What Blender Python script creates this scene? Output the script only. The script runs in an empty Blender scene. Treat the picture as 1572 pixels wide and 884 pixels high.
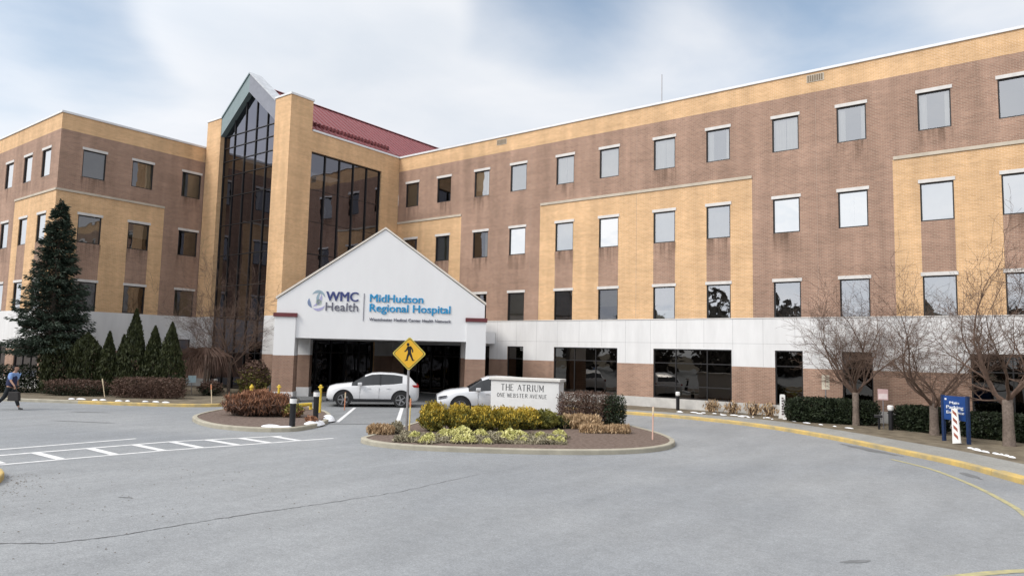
import bpy, bmesh, math, random
from mathutils import Vector, Matrix, Euler
R = math.radians
scene = bpy.context.scene
COL = scene.collection

# ---------------------------------------------------------------- camera
cam = bpy.data.cameras.new('camera'); camo = bpy.data.objects.new('camera', cam); COL.objects.link(camo)
cam.sensor_fit = 'HORIZONTAL'; cam.sensor_width = 36.0
cam.lens = 1082.09 / 1572 * 36.0
cam.clip_start = 0.1; cam.clip_end = 5000
_yaw, _pitch, _roll = R(-37.162), R(5.223), R(1.302)
F = Vector((math.cos(_pitch)*math.sin(_yaw), math.cos(_pitch)*math.cos(_yaw), math.sin(_pitch)))
_r = Vector((math.cos(_yaw), -math.sin(_yaw), 0)); _u = _r.cross(F)
RT = _r*math.cos(_roll) + _u*math.sin(_roll); UP = -_r*math.sin(_roll) + _u*math.cos(_roll)
camo.matrix_world = Matrix(((RT.x, UP.x, -F.x, 0), (RT.y, UP.y, -F.y, 0), (RT.z, UP.z, -F.z, 2.75), (0, 0, 0, 1)))
scene.camera = camo

# ---------------------------------------------------------------- light
SUN_DIR = Vector((-0.30, -0.75, 0.80)).normalized()
sun = bpy.data.lights.new('sun', 'SUN'); sun.energy = 1.8; sun.angle = R(22); sun.color = (1.0, 0.94, 0.86)
suno = bpy.data.objects.new('sun', sun); COL.objects.link(suno)
suno.rotation_euler = SUN_DIR.to_track_quat('Z', 'Y').to_euler()
elev = math.asin(SUN_DIR.z); azim = math.atan2(SUN_DIR.x, SUN_DIR.y)

world = bpy.data.worlds.new('World'); scene.world = world; world.use_nodes = True
nt = world.node_tree; nt.nodes.clear()
N = nt.nodes.new; L = nt.links.new
out = N('ShaderNodeOutputWorld'); bg = N('ShaderNodeBackground'); bg.inputs[1].default_value = 0.10
sky = N('ShaderNodeTexSky'); sky.sky_type = 'NISHITA'; sky.sun_disc = False
sky.sun_elevation = elev; sky.sun_rotation = azim; sky.altitude = 50; sky.air_density = 1.0; sky.dust_density = 1.2; sky.ozone_density = 1.5
tc = N('ShaderNodeTexCoord')
nrm = N('ShaderNodeVectorMath'); nrm.operation = 'NORMALIZE'; L(tc.outputs['Generated'], nrm.inputs[0])
sep = N('ShaderNodeSeparateXYZ'); L(nrm.outputs[0], sep.inputs[0])
# project the clouds on a flat layer above: xy / (z + .12)
za = N('ShaderNodeMath'); za.operation = 'ADD'; za.inputs[1].default_value = 0.14; L(sep.outputs[2], za.inputs[0])
zm = N('ShaderNodeMath'); zm.operation = 'MAXIMUM'; zm.inputs[1].default_value = 0.05; L(za.outputs[0], zm.inputs[0])
dx = N('ShaderNodeMath'); dx.operation = 'DIVIDE'; L(sep.outputs[0], dx.inputs[0]); L(zm.outputs[0], dx.inputs[1])
dy = N('ShaderNodeMath'); dy.operation = 'DIVIDE'; L(sep.outputs[1], dy.inputs[0]); L(zm.outputs[0], dy.inputs[1])
cmb = N('ShaderNodeCombineXYZ'); L(dx.outputs[0], cmb.inputs[0]); L(dy.outputs[0], cmb.inputs[1])
def wnoise(scale, detail, rough, loc, dist=0.4):
    mp = N('ShaderNodeMapping'); mp.inputs['Location'].default_value = loc; L(cmb.outputs[0], mp.inputs[0])
    n = N('ShaderNodeTexNoise'); n.inputs['Scale'].default_value = scale; n.inputs['Detail'].default_value = detail
    n.inputs['Roughness'].default_value = rough; n.inputs['Distortion'].default_value = dist; L(mp.outputs[0], n.inputs[0]); return n
n1 = wnoise(0.9, 8, 0.52, (3.1, 1.7, 0)); n2 = wnoise(1.3, 6, 0.5, (8.0, 2.0, 3))
def blob(px, py, size, gain):
    """a gap or a bank in the cloud layer, held at its own bearing in the sky"""
    d = (RT*(px-786) - UP*(py-442))/1082.09 + F; d.normalize()
    v = N('ShaderNodeVectorMath'); v.operation = 'DOT_PRODUCT'; v.inputs[1].default_value = d; L(nrm.outputs[0], v.inputs[0])
    mr = N('ShaderNodeMapRange'); mr.interpolation_type = 'SMOOTHSTEP'
    mr.inputs[1].default_value = math.cos(R(size)); mr.inputs[2].default_value = 1.0; mr.inputs[3].default_value = 0; mr.inputs[4].default_value = gain
    L(v.outputs['Value'], mr.inputs[0]); return mr
cover = None
def addn(a, b, op='ADD'):
    m = N('ShaderNodeMath'); m.operation = op
    for i, x in ((0, a), (1, b)):
        if isinstance(x, (int, float)): m.inputs[i].default_value = x
        else: L(x, m.inputs[i])
    return m.outputs[0]
cover = addn(n1.outputs[0], 0.08)
for px, py, s, g in ((30, -10, 15, -0.30), (210, 10, 9, -0.16), (560, -60, 7, -0.15), (1050, -60, 18, -0.30), (1400, -80, 14, -0.20), (820, -40, 12, -0.26),
                     (340, 0, 7, 0.35), (600, 10, 7, 0.25)):
    cover = addn(cover, blob(px, py, s, g).outputs[0])
# thicker veil of cloud towards the horizon
hz = N('ShaderNodeMapRange'); hz.inputs[1].default_value = 0.30; hz.inputs[2].default_value = 0.05; hz.inputs[3].default_value = 0.0; hz.inputs[4].default_value = 0.35
L(sep.outputs[2], hz.inputs[0]); cover = addn(cover, hz.outputs[0])
cr = N('ShaderNodeMapRange'); cr.interpolation_type = 'SMOOTHSTEP'; cr.inputs[1].default_value = -0.03; cr.inputs[2].default_value = 0.50; L(cover, cr.inputs[0])
cc = N('ShaderNodeValToRGB'); L(n2.outputs[0], cc.inputs[0])
cc.color_ramp.elements[0].position = 0.30; cc.color_ramp.elements[0].color = (0.70, 0.75, 0.82, 1)
cc.color_ramp.elements[1].position = 0.62; cc.color_ramp.elements[1].color = (0.86, 0.875, 0.91, 1)
cs = N('ShaderNodeVectorMath'); cs.operation = 'SCALE'; L(cc.outputs[0], cs.inputs[0])
# the cloud layer is brightest round the veiled sun
sd_ = N('ShaderNodeVectorMath'); sd_.operation = 'DOT_PRODUCT'; sd_.inputs[1].default_value = SUN_DIR; L(nrm.outputs[0], sd_.inputs[0])
sg_ = N('ShaderNodeMapRange'); sg_.interpolation_type = 'SMOOTHSTEP'; sg_.inputs[1].default_value = 0.0; sg_.inputs[2].default_value = 1.0; sg_.inputs[3].default_value = 7.3; sg_.inputs[4].default_value = 12.0
L(sd_.outputs['Value'], sg_.inputs[0]); L(sg_.outputs[0], cs.inputs[3])
tn = N('ShaderNodeVectorMath'); tn.operation = 'MULTIPLY'; tn.inputs[1].default_value = (1.14, 1.12, 1.0); L(sky.outputs[0], tn.inputs[0])   # thin grey veil over the blue
ss = N('ShaderNodeVectorMath'); ss.operation = 'SCALE'; ss.inputs[3].default_value = 1.2; L(tn.outputs[0], ss.inputs[0])
mx = N('ShaderNodeMix'); mx.data_type = 'RGBA'; L(cr.outputs[0], mx.inputs[0]); L(ss.outputs[0], mx.inputs[6]); L(cs.outputs[0], mx.inputs[7])
L(mx.outputs[2], bg.inputs[0]); L(bg.outputs[0], out.inputs[0])

vs = scene.view_settings; vs.view_transform = 'Standard'; vs.look = 'None'; vs.exposure = 0.55; vs.gamma = 1.0; vs.use_curve_mapping = False
scene.render.engine = 'CYCLES'; scene.cycles.max_bounces = 6; scene.cycles.transparent_max_bounces = 12; scene.cycles.caustics_reflective = False; scene.cycles.caustics_refractive = False

# ---------------------------------------------------------------- helpers
class Shape:
    def __init__(s): s.v = []; s.f = []; s.m = []
    def add(s, verts, faces, mi=0):
        b = len(s.v); s.v += [tuple(p) for p in verts]
        for f in faces: s.f.append(tuple(b+i for i in f)); s.m.append(mi)
    def quad(s, a, b, c, d, mi=0): s.add((a, b, c, d), ((0, 1, 2, 3),), mi)
    def poly(s, pts, mi=0): s.add(pts, (tuple(range(len(pts))),), mi)
    def box(s, x0, x1, y0, y1, z0, z1, M=None, mi=0):
        p = [Vector((x, y, z)) for z in (z0, z1) for y in (y0, y1) for x in (x0, x1)]
        if M is not None: p = [M @ q for q in p]
        s.add(p, ((0, 2, 3, 1), (4, 5, 7, 6), (0, 1, 5, 4), (2, 6, 7, 3), (0, 4, 6, 2), (1, 3, 7, 5)), mi)
    def prism(s, pts, z0, z1, M=None, mi=0):
        n = len(pts); p = [Vector((x, y, z0)) for x, y in pts] + [Vector((x, y, z1)) for x, y in pts]
        if M is not None: p = [M @ q for q in p]
        s.add(p, [tuple(range(n-1, -1, -1)), tuple(range(n, 2*n))] + [(i, (i+1) % n, n+(i+1) % n, n+i) for i in range(n)], mi)
    def tube(s, pts, rad, n=6, mi=0, cap=True):
        pts = [Vector(p) for p in pts]
        if not isinstance(rad, (list, tuple)): rad = [rad]*len(pts)
        rings = []; b = len(s.v)
        ref = None
        for i, p in enumerate(pts):
            d = (pts[min(i+1, len(pts)-1)] - pts[max(i-1, 0)]).normalized()
            if ref is None: ref = Vector((0, 0, 1)) if abs(d.z) < .9 else Vector((1, 0, 0))
            a = d.cross(ref).normalized(); c = d.cross(a).normalized(); ref = -c if False else ref
            for k in range(n):
                t = 2*math.pi*k/n; s.v.append(tuple(p + (a*math.cos(t) + c*math.sin(t))*rad[i]))
        for i in range(len(pts)-1):
            for k in range(n):
                s.f.append((b+i*n+k, b+i*n+(k+1) % n, b+(i+1)*n+(k+1) % n, b+(i+1)*n+k)); s.m.append(mi)
        if cap:
            s.f.append(tuple(b+k for k in range(n-1, -1, -1))); s.m.append(mi)
            s.f.append(tuple(b+(len(pts)-1)*n+k for k in range(n))); s.m.append(mi)
    def lathe(s, prof, c=(0, 0, 0), n=16, M=None, mi=0):
        b = len(s.v)
        for r_, z in prof:
            for k in range(n):
                t = 2*math.pi*k/n; q = Vector((c[0]+r_*math.cos(t), c[1]+r_*math.sin(t), c[2]+z))
                if M is not None: q = M @ q
                s.v.append(tuple(q))
        m = len(prof)
        for i in range(m-1):
            for k in range(n): s.f.append((b+i*n+k, b+i*n+(k+1) % n, b+(i+1)*n+(k+1) % n, b+(i+1)*n+k)); s.m.append(mi)
        s.f.append(tuple(b+k for k in range(n-1, -1, -1))); s.m.append(mi)
        s.f.append(tuple(b+(m-1)*n+k for k in range(n))); s.m.append(mi)
    def build(s, name, mats, parent=None, smooth=False, bevel=0, recalc=True):
        me = bpy.data.meshes.new(name); me.from_pydata(s.v, [], s.f); 
        if not isinstance(mats, (list, tuple)): mats = [mats]
        for m in mats: me.materials.append(m)
        me.polygons.foreach_set('material_index', s.m)
        if smooth: me.polygons.foreach_set('use_smooth', [True]*len(s.f))
        me.update()
        if recalc or bevel:
            bm = bmesh.new(); bm.from_mesh(me)
            if recalc: bmesh.ops.recalc_face_normals(bm, faces=bm.faces)
            bm.to_mesh(me); bm.free()
        o = bpy.data.objects.new(name, me); COL.objects.link(o)
        if parent is not None: o.parent = parent
        if bevel:
            md = o.modifiers.new('bevel', 'BEVEL'); md.width = bevel; md.segments = 2; md.limit_method = 'ANGLE'; md.angle_limit = R(40)
        return o
def tag(o, label=None, cat=None, group=None, kind=None):
    if label: o['label'] = label
    if cat: o['category'] = cat
    if group: o['group'] = group
    if kind: o['kind'] = kind
    return o
def thing(name, label, cat, loc=(0, 0, 0), rz=0, group=None):
    o = bpy.data.objects.new(name, None); COL.objects.link(o); o.location = loc; o.rotation_euler = (0, 0, rz)
    o.empty_display_size = .2
    return tag(o, label, cat, group)
def copy_thing(src, loc, rz, label, group=None, scale=None):
    c = src.copy(); COL.objects.link(c); c.location = loc; c.rotation_euler = (0, 0, rz); c['label'] = label
    if group: c['group'] = group
    if scale: c.scale = scale
    for ch in src.children:
        d = ch.copy(); COL.objects.link(d); d.parent = c
        for g in ch.children:
            e = g.copy(); COL.objects.link(e); e.parent = d
    return c

# ---------------------------------------------------------------- materials
def mat(name, col, rough=0.7, metal=0.0, var=0.12, scale=3.0, bump=0.0, bscale=40, spec=0.4, col2=None, detail=4, coat=0, stretch=None, grime=0):
    m = bpy.data.materials.new(name); m.use_nodes = True; t = m.node_tree; b = t.nodes['Principled BSDF']
    b.inputs['Roughness'].default_value = rough; b.inputs['Metallic'].default_value = metal; b.inputs['Specular IOR Level'].default_value = spec
    if coat: b.inputs['Coat Weight'].default_value = coat; b.inputs['Coat Roughness'].default_value = .05
    g = t.nodes.new('ShaderNodeNewGeometry')
    mp = t.nodes.new('ShaderNodeMapping'); t.links.new(g.outputs['Position'], mp.inputs[0])
    if stretch: mp.inputs['Scale'].default_value = stretch
    n = t.nodes.new('ShaderNodeTexNoise'); n.inputs['Scale'].default_value = scale; n.inputs['Detail'].default_value = detail; n.inputs['Roughness'].default_value = .6
    t.links.new(mp.outputs[0], n.inputs[0])
    r_ = t.nodes.new('ShaderNodeValToRGB'); t.links.new(n.outputs[0], r_.inputs[0])
    c2 = col2 if col2 else tuple(min(1, c*(1+var)) for c in col)
    c1 = col if col2 else tuple(c*(1-var) for c in col)
    r_.color_ramp.elements[0].position = .32; r_.color_ramp.elements[0].color = (*c1, 1)
    r_.color_ramp.elements[1].position = .68; r_.color_ramp.elements[1].color = (*c2, 1)
    t.links.new(r_.outputs[0], b.inputs['Base Color'])
    if bump:
        bn = t.nodes.new('ShaderNodeTexNoise'); bn.inputs['Scale'].default_value = bscale; bn.inputs['Detail'].default_value = 3; t.links.new(g.outputs['Position'], bn.inputs[0])
        bp = t.nodes.new('ShaderNodeBump'); bp.inputs['Strength'].default_value = bump; bp.inputs['Distance'].default_value = .02
        t.links.new(bn.outputs[0], bp.inputs['Height']); t.links.new(bp.outputs[0], b.inputs['Normal'])
    return m
def leafmat(name, c1, c2, rough=.6, scale=6, trans=0.15):
    m = mat(name, c1, rough, 0, 0, scale, col2=c2, detail=3, spec=.25); return m
def brick(name, c1, c2, mortar, bw=.2, rh=.0677, stain=.12, streak=.25):
    m = bpy.data.materials.new(name); m.use_nodes = True; t = m.node_tree; b = t.nodes['Principled BSDF']; b.inputs['Roughness'].default_value = .85
    b.inputs['Specular IOR Level'].default_value = .2
    g = t.nodes.new('ShaderNodeNewGeometry'); s_ = t.nodes.new('ShaderNodeSeparateXYZ'); t.links.new(g.outputs['Position'], s_.inputs[0])
    a = t.nodes.new('ShaderNodeMath'); a.operation = 'ADD'; t.links.new(s_.outputs[0], a.inputs[0]); t.links.new(s_.outputs[1], a.inputs[1])
    c = t.nodes.new('ShaderNodeCombineXYZ'); t.links.new(a.outputs[0], c.inputs[0]); t.links.new(s_.outputs[2], c.inputs[1])
    k = t.nodes.new('ShaderNodeTexBrick'); t.links.new(c.outputs[0], k.inputs[0])
    k.inputs['Scale'].default_value = 1; k.inputs['Brick Width'].default_value = bw; k.inputs['Row Height'].default_value = rh
    k.inputs['Mortar Size'].default_value = .009; k.inputs['Mortar Smooth'].default_value = .3; k.inputs['Bias'].default_value = 0
    k.inputs['Color1'].default_value = (*c1, 1); k.inputs['Color2'].default_value = (*c2, 1); k.inputs['Mortar'].default_value = (*mortar, 1)
    # weathering: big patches and vertical run-off streaks
    n = t.nodes.new('ShaderNodeTexNoise'); n.inputs['Scale'].default_value = .55; n.inputs['Detail'].default_value = 6; n.inputs['Roughness'].default_value = .65; t.links.new(g.outputs['Position'], n.inputs[0])
    mp = t.nodes.new('ShaderNodeMapping'); mp.inputs['Scale'].default_value = (1.6, 1.6, .12); t.links.new(g.outputs['Position'], mp.inputs[0])
    n2 = t.nodes.new('ShaderNodeTexNoise'); n2.inputs['Scale'].default_value = 1.2; n2.inputs['Detail'].default_value = 5; t.links.new(mp.outputs[0], n2.inputs[0])
    mp3 = t.nodes.new('ShaderNodeMapping'); mp3.inputs['Scale'].default_value = (.25, .25, 5); t.links.new(g.outputs['Position'], mp3.inputs[0])
    n3 = t.nodes.new('ShaderNodeTexNoise'); n3.inputs['Scale'].default_value = 1.0; n3.inputs['Detail'].default_value = 4; t.links.new(mp3.outputs[0], n3.inputs[0])
    def rng(src, lo, hi, f=.3, u=.7):
        r_ = t.nodes.new('ShaderNodeMapRange'); r_.inputs[1].default_value = f; r_.inputs[2].default_value = u; r_.inputs[3].default_value = lo; r_.inputs[4].default_value = hi; t.links.new(src, r_.inputs[0]); return r_.outputs[0]
    p = t.nodes.new('ShaderNodeMath'); p.operation = 'MULTIPLY'; t.links.new(rng(n.outputs[0], 1-stain, 1+stain), p.inputs[0]); t.links.new(rng(n2.outputs[0], 1-streak*.6, 1+streak*.35), p.inputs[1])
    p2 = t.nodes.new('ShaderNodeMath'); p2.operation = 'MULTIPLY'; t.links.new(p.outputs[0], p2.inputs[0]); t.links.new(rng(n3.outputs[0], .93, 1.06), p2.inputs[1])
    v = t.nodes.new('ShaderNodeVectorMath'); v.operation = 'SCALE'; t.links.new(k.outputs[0], v.inputs[0]); t.links.new(p2.outputs[0], v.inputs[3])
    t.links.new(v.outputs[0], b.inputs['Base Color'])
    bp = t.nodes.new('ShaderNodeBump'); bp.inputs['Strength'].default_value = .3; bp.inputs['Distance'].default_value = .01; bp.invert = True
    t.links.new(k.outputs['Fac'], bp.inputs['Height']); t.links.new(bp.outputs[0], b.inputs['Normal'])
    return m
def glass(name, tint=(.45, .45, .42), refl=.34, rcol=(.8, .82, .86), wav=.0):
    m = bpy.data.materials.new(name); m.use_nodes = True; t = m.node_tree; t.nodes.clear()
    o = t.nodes.new('ShaderNodeOutputMaterial'); x = t.nodes.new('ShaderNodeMixShader'); tr = t.nodes.new('ShaderNodeBsdfTransparent'); tr.inputs[0].default_value = (*tint, 1)
    gl = t.nodes.new('ShaderNodeBsdfGlossy'); gl.inputs['Roughness'].default_value = .01; gl.inputs[0].default_value = (*rcol, 1)
    lw = t.nodes.new('ShaderNodeFresnel'); lw.inputs[0].default_value = 1.5
    mr = t.nodes.new('ShaderNodeMapRange'); mr.inputs[1].default_value = .04; mr.inputs[2].default_value = .6; mr.inputs[3].default_value = refl; mr.inputs[4].default_value = .95
    t.links.new(lw.outputs[0], mr.inputs[0]); t.links.new(mr.outputs[0], x.inputs[0]); t.links.new(tr.outputs[0], x.inputs[1]); t.links.new(gl.outputs[0], x.inputs[2]); t.links.new(x.outputs[0], o.inputs[0])
    if wav:
        g = t.nodes.new('ShaderNodeNewGeometry'); n = t.nodes.new('ShaderNodeTexNoise'); n.inputs['Scale'].default_value = .8; t.links.new(g.outputs['Position'], n.inputs[0])
        bp = t.nodes.new('ShaderNodeBump'); bp.inputs['Strength'].default_value = wav; bp.inputs['Distance'].default_value = .05
        t.links.new(n.outputs[0], bp.inputs['Height']); t.links.new(bp.outputs[0], gl.inputs['Normal'])
    return m

M = {}
M['brown'] = brick('brown_brick', (.37, .228, .165), (.285, .178, .130), (.43, .325, .26), stain=.12, streak=.30)
M['yellow'] = brick('yellow_brick', (.68, .43, .225), (.57, .35, .175), (.72, .53, .36), stain=.10, streak=.22)
M['stone'] = mat('white_stone', (.68, .68, .685), .7, var=.08, scale=1.5, stretch=(1, 1, .22), detail=9, bump=.08, bscale=30)
M['plinth'] = mat('plinth_stone', (.50, .49, .47), .8, var=.16, scale=1.6, bump=.1)
M['coping'] = mat('coping_metal', (.70, .71, .73), .45, var=.05)
M['lintel'] = mat('lintel_stone', (.62, .60, .58), .75, var=.08, scale=4)
M['capstone'] = mat('weathered_capstone', (.50, .44, .36), .8, var=.12, scale=2)
M['frame'] = mat('window_frame', (.018, .017, .018), .45, var=.1)
M['glass'] = glass('window_glass', (.82, .82, .78), .54, (.98, .98, .98), wav=.12)
M['glass_b'] = glass('window_glass_hazy', (.82, .82, .78), .66, (.98, .97, .95), wav=.22)
M['glass_c'] = glass('window_glass_clear', (.82, .82, .78), .42, (.95, .96, .98), wav=.18)
M['glass_top'] = glass('top_floor_glass', (.82, .82, .78), .36, (.97, .97, .98), wav=.12)
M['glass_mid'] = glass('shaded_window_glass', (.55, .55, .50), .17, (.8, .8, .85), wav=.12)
M['glass_low'] = glass('shopfront_glass', (.07, .065, .06), .13, (.75, .72, .68), wav=.10)
M['glass_dark'] = glass('tinted_glass', (.045, .043, .042), .185, (.74, .74, .84), wav=.2)
M['blind'] = mat('window_blind', (.74, .73, .68), .8, var=.06, scale=2)
M['blind_dim'] = mat('grey_blind', (.30, .295, .26), .8, var=.08, scale=2)
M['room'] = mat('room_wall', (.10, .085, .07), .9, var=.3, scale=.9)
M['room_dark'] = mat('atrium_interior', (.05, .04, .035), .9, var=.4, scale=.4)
M['roof_red'] = mat('red_metal_roof', (.235, .068, .074), .5, var=.08, scale=1.5, metal=.1)
M['slate'] = mat('slate_green_panel', (.20, .26, .27), .5, var=.08)
M['slate2'] = mat('slate_grey_panel', (.22, .23, .27), .5, var=.08)
M['canopy'] = mat('canopy_stucco', (.76, .765, .775), .75, var=.03, scale=.8, stretch=(1, 1, .3), detail=8, bump=.04, bscale=60)
M['rake'] = mat('canopy_rake_trim', (.68, .63, .56), .6, var=.04)
M['maroon'] = mat('maroon_cap', (.13, .03, .035), .6, var=.1)
M['pillar_brick'] = brick('pillar_brick', (.33, .20, .145), (.27, .16, .12), (.36, .28, .22))
M['asphalt_roof'] = mat('roof_gravel', (.25, .25, .25), .95, var=.1)
M['black'] = mat('black_paint', (.012, .012, .014), .4, var=.2)
M['white'] = mat('white_paint', (.78, .78, .77), .5, var=.05)
M['yellow_paint'] = mat('yellow_paint', (.70, .50, .06), .6, var=.12, scale=5)
M['metal'] = mat('galvanised_steel', (.30, .29, .30), .5, metal=.6, var=.1)
M['trunk'] = mat('grey_bark', (.165, .13, .108), .9, var=.3, scale=14, bump=.5, bscale=50)
M['twig'] = mat('twig_bark', (.125, .082, .062), .9, var=.25, scale=8)
M['mulch'] = mat('brown_mulch', (.085, .058, .045), .95, scale=9, col2=(.20, .15, .125), bump=.8, bscale=45, detail=8)
M['soil'] = mat('winter_soil', (.09, .072, .05), .95, scale=2.2, col2=(.22, .185, .13), bump=.6, bscale=40, detail=8)
M['concrete'] = mat('pale_concrete', (.36, .345, .31), .85, var=.14, scale=2.5, bump=.15, bscale=60, detail=7)
M['kerb'] = mat('kerb_concrete', (.36, .335, .27), .85, var=.16, scale=2.2, bump=.2, bscale=50, detail=7)
M['kerb_yellow'] = mat('worn_yellow_kerb', (.33, .28, .17), .75, scale=2.2, col2=(.62, .43, .13), detail=8)
M['line'] = mat('road_paint', (.58, .59, .60), .6, scale=5, col2=(.80, .80, .80), detail=9)
M['line_y'] = mat('faded_yellow_paint', (.28, .27, .20), .7, scale=5, col2=(.48, .43, .20), detail=9)
M['snow'] = mat('old_snow', (.80, .82, .86), .6, var=.06, scale=8, bump=.3)
M['crack'] = mat('crack_fill', (.10, .10, .105), .9, var=.3)
M['patch'] = mat('dark_patch', (.15, .155, .16), .95, var=.2, bump=.3)

def asphalt(name, base, warm, s=1):
    m = bpy.data.materials.new(name); m.use_nodes = True; t = m.node_tree; b = t.nodes['Principled BSDF']; b.inputs['Roughness'].default_value = .8; b.inputs['Specular IOR Level'].default_value = .25
    g = t.nodes.new('ShaderNodeNewGeometry')
    def nz(sc, det, ro, stretch=None, dist=0):
        n = t.nodes.new('ShaderNodeTexNoise'); n.inputs['Scale'].default_value = sc; n.inputs['Detail'].default_value = det; n.inputs['Roughness'].default_value = ro; n.inputs['Distortion'].default_value = dist
        if stretch:
            mp = t.nodes.new('ShaderNodeMapping'); mp.inputs['Scale'].default_value = stretch; mp.inputs['Rotation'].default_value = (0, 0, R(50)); t.links.new(g.outputs['Position'], mp.inputs[0]); t.links.new(mp.outputs[0], n.inputs[0])
        else: t.links.new(g.outputs['Position'], n.inputs[0])
        return n.outputs[0]
    def rng(src, lo, hi, f=.3, u=.7):
        r_ = t.nodes.new('ShaderNodeMapRange'); r_.inputs[1].default_value = f; r_.inputs[2].default_value = u; r_.inputs[3].default_value = lo; r_.inputs[4].default_value = hi; t.links.new(src, r_.inputs[0]); return r_.outputs[0]
    big = nz(.12, 5, .55, dist=.6); mid = nz(.9, 6, .65, (1, .35, 1)); fine = nz(38, 4, .75); grit = nz(140, 2, .6)
    mx_ = t.nodes.new('ShaderNodeMix'); mx_.data_type = 'RGBA'; t.links.new(rng(big, 0, 1, .38, .62), mx_.inputs[0]); mx_.inputs[6].default_value = (*base, 1); mx_.inputs[7].default_value = (*warm, 1)
    cur = mx_.outputs[2]
    for f in (rng(mid, .88, 1.09), rng(nz(4.5, 5, .7), .90, 1.08), rng(nz(15, 3, .8), .86, 1.12), rng(fine, .72, 1.26), rng(grit, .75, 1.25)):
        v = t.nodes.new('ShaderNodeVectorMath'); v.operation = 'SCALE'; t.links.new(cur, v.inputs[0]); t.links.new(f, v.inputs[3]); cur = v.outputs[0]
    t.links.new(cur, b.inputs['Base Color'])
    bp = t.nodes.new('ShaderNodeBump'); bp.inputs['Strength'].default_value = .5; bp.inputs['Distance'].default_value = .008
    t.links.new(fine, bp.inputs['Height']); t.links.new(bp.outputs[0], b.inputs['Normal'])
    return m
M['asphalt'] = asphalt('weathered_asphalt', (.238, .251, .266), (.278, .288, .297))
M['asphalt_dark'] = asphalt('newer_asphalt', (.205, .214, .224), (.235, .243, .25))
M['sidewalk'] = asphalt('sidewalk_concrete', (.27, .27, .255), (.31, .31, .295))
M['leaf_spruce'] = leafmat('spruce_needles', (.015, .026, .017), (.050, .072, .050), scale=2.5)
M['leaf_arb'] = leafmat('arborvitae_foliage', (.016, .022, .008), (.052, .060, .020), scale=4)
M['leaf_hedge'] = leafmat('hedge_foliage', (.008, .014, .007), (.034, .048, .022), scale=5)
M['leaf_brown'] = leafmat('russet_twigs', (.060, .036, .027), (.165, .100, .075), scale=4)
M['leaf_red'] = leafmat('red_brown_twigs', (.15, .065, .035), (.40, .20, .115), scale=3.5)
M['leaf_yellow'] = leafmat('yellow_shrub_foliage', (.17, .145, .02), (.68, .48, .07), scale=3.2)
M['leaf_olive'] = leafmat('olive_shrub_foliage', (.06, .07, .02), (.24, .22, .045), scale=3.2)
M['leaf_tan'] = leafmat('dry_grass', (.27, .17, .09), (.56, .41, .25), scale=7)
M['leaf_kale'] = leafmat('pale_yellow_leaf', (.38, .38, .11), (.74, .70, .34), scale=9)
M['leaf_dry'] = leafmat('dry_bed_stems', (.16, .14, .09), (.42, .38, .27), scale=9)

# ================================================================ GROUND
def sheet(name, pts, z, m, kind='structure', depth=None):
    s = Shape()
    if depth: s.prism(pts, z-depth, z)
    else: s.poly([(x, y, z) for x, y in pts])
    o = s.build(name, m, recalc=bool(depth)); tag(o, kind=kind); return o
sheet('ground', [(-900, -900), (900, -900), (900, 900), (-900, 900)], -.03, M['soil'])
sheet('road', [(-75, -70), (60, -70), (60, 33.5), (-75, 33.5)], 0, M['asphalt'])
# darker lane that runs under the canopy
sheet('driveway', [(-21.0, 16.45), (-19.4, 18.6), (-19.7, 22.6), (-17.5, 26.6), (-17.8, 29.2), (-26.8, 33.4), (-34.9, 33.4), (-34.9, 25.0), (-31.2, 22.8), (-24.3, 19.6)], .004, M['asphalt_dark'])

def offset(pts, d, closed):
    n = len(pts); o = []
    for i in range(n):
        if closed: a, b = Vector(pts[i-1]), Vector(pts[(i+1) % n])
        else: a, b = Vector(pts[max(i-1, 0)]), Vector(pts[min(i+1, n-1)])
        t = (b-a).normalized(); o.append((pts[i][0]-t.y*d, pts[i][1]+t.x*d))
    return o
def smooth(pts, closed=False, it=2):
    for _ in range(it):
        q = []; n = len(pts)
        for i in range(n if closed else n-1):
            a, b = pts[i], pts[(i+1) % n]
            q += [(a[0]*.75+b[0]*.25, a[1]*.75+b[1]*.25), (a[0]*.25+b[0]*.75, a[1]*.25+b[1]*.75)]
        if not closed: q = [pts[0]] + q + [pts[-1]]
        pts = q
    return pts
def kerb(name, pts, m, closed=False, w=.16, h=.14, side=1, z0=0.0):
    """kerb stone run: front face along pts, rounded top edge"""
    s = Shape(); P = [(0, z0-.02), (.0, z0+h-.03), (.012, z0+h-.009), (.035, z0+h), (w, z0+h), (w, z0-.02)]
    rings = [offset(pts, side*a, closed) for a, _ in P]; n = len(pts)
    for j, (a, z) in enumerate(P):
        for x, y in rings[j]: s.v.append((x, y, z))
    for j in range(len(P)-1):
        for i in range(n if closed else n-1):
            k = (i+1) % n; s.f.append((j*n+i, j*n+k, (j+1)*n+k, (j+1)*n+i)); s.m.append(0)
    if not closed:
        s.f.append(tuple(j*n for j in range(len(P)))); s.m.append(0); s.f.append(tuple(j*n+n-1 for j in reversed(range(len(P))))); s.m.append(0)
    return tag(s.build(name, m), kind='structure')

# centre island
ISL = smooth([(-16.3, 14.1), (-14.7, 13.9), (-13.0, 14.75), (-10.8, 16.3), (-9.45, 17.8), (-8.95, 19.3), (-9.2, 20.8), (-10.15, 22.2), (-11.7, 23.6), (-13.6, 24.9), (-16.2, 25.6), (-18.6, 25.2), (-19.6, 23.6), (-19.6, 21.4), (-18.8, 19.2), (-17.3, 16.4), (-16.7, 14.9)], True)
kerb('island_kerb', ISL, M['kerb'], True)
sheet('island_bed', offset(ISL, .10, True), .12, M['mulch'])
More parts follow.
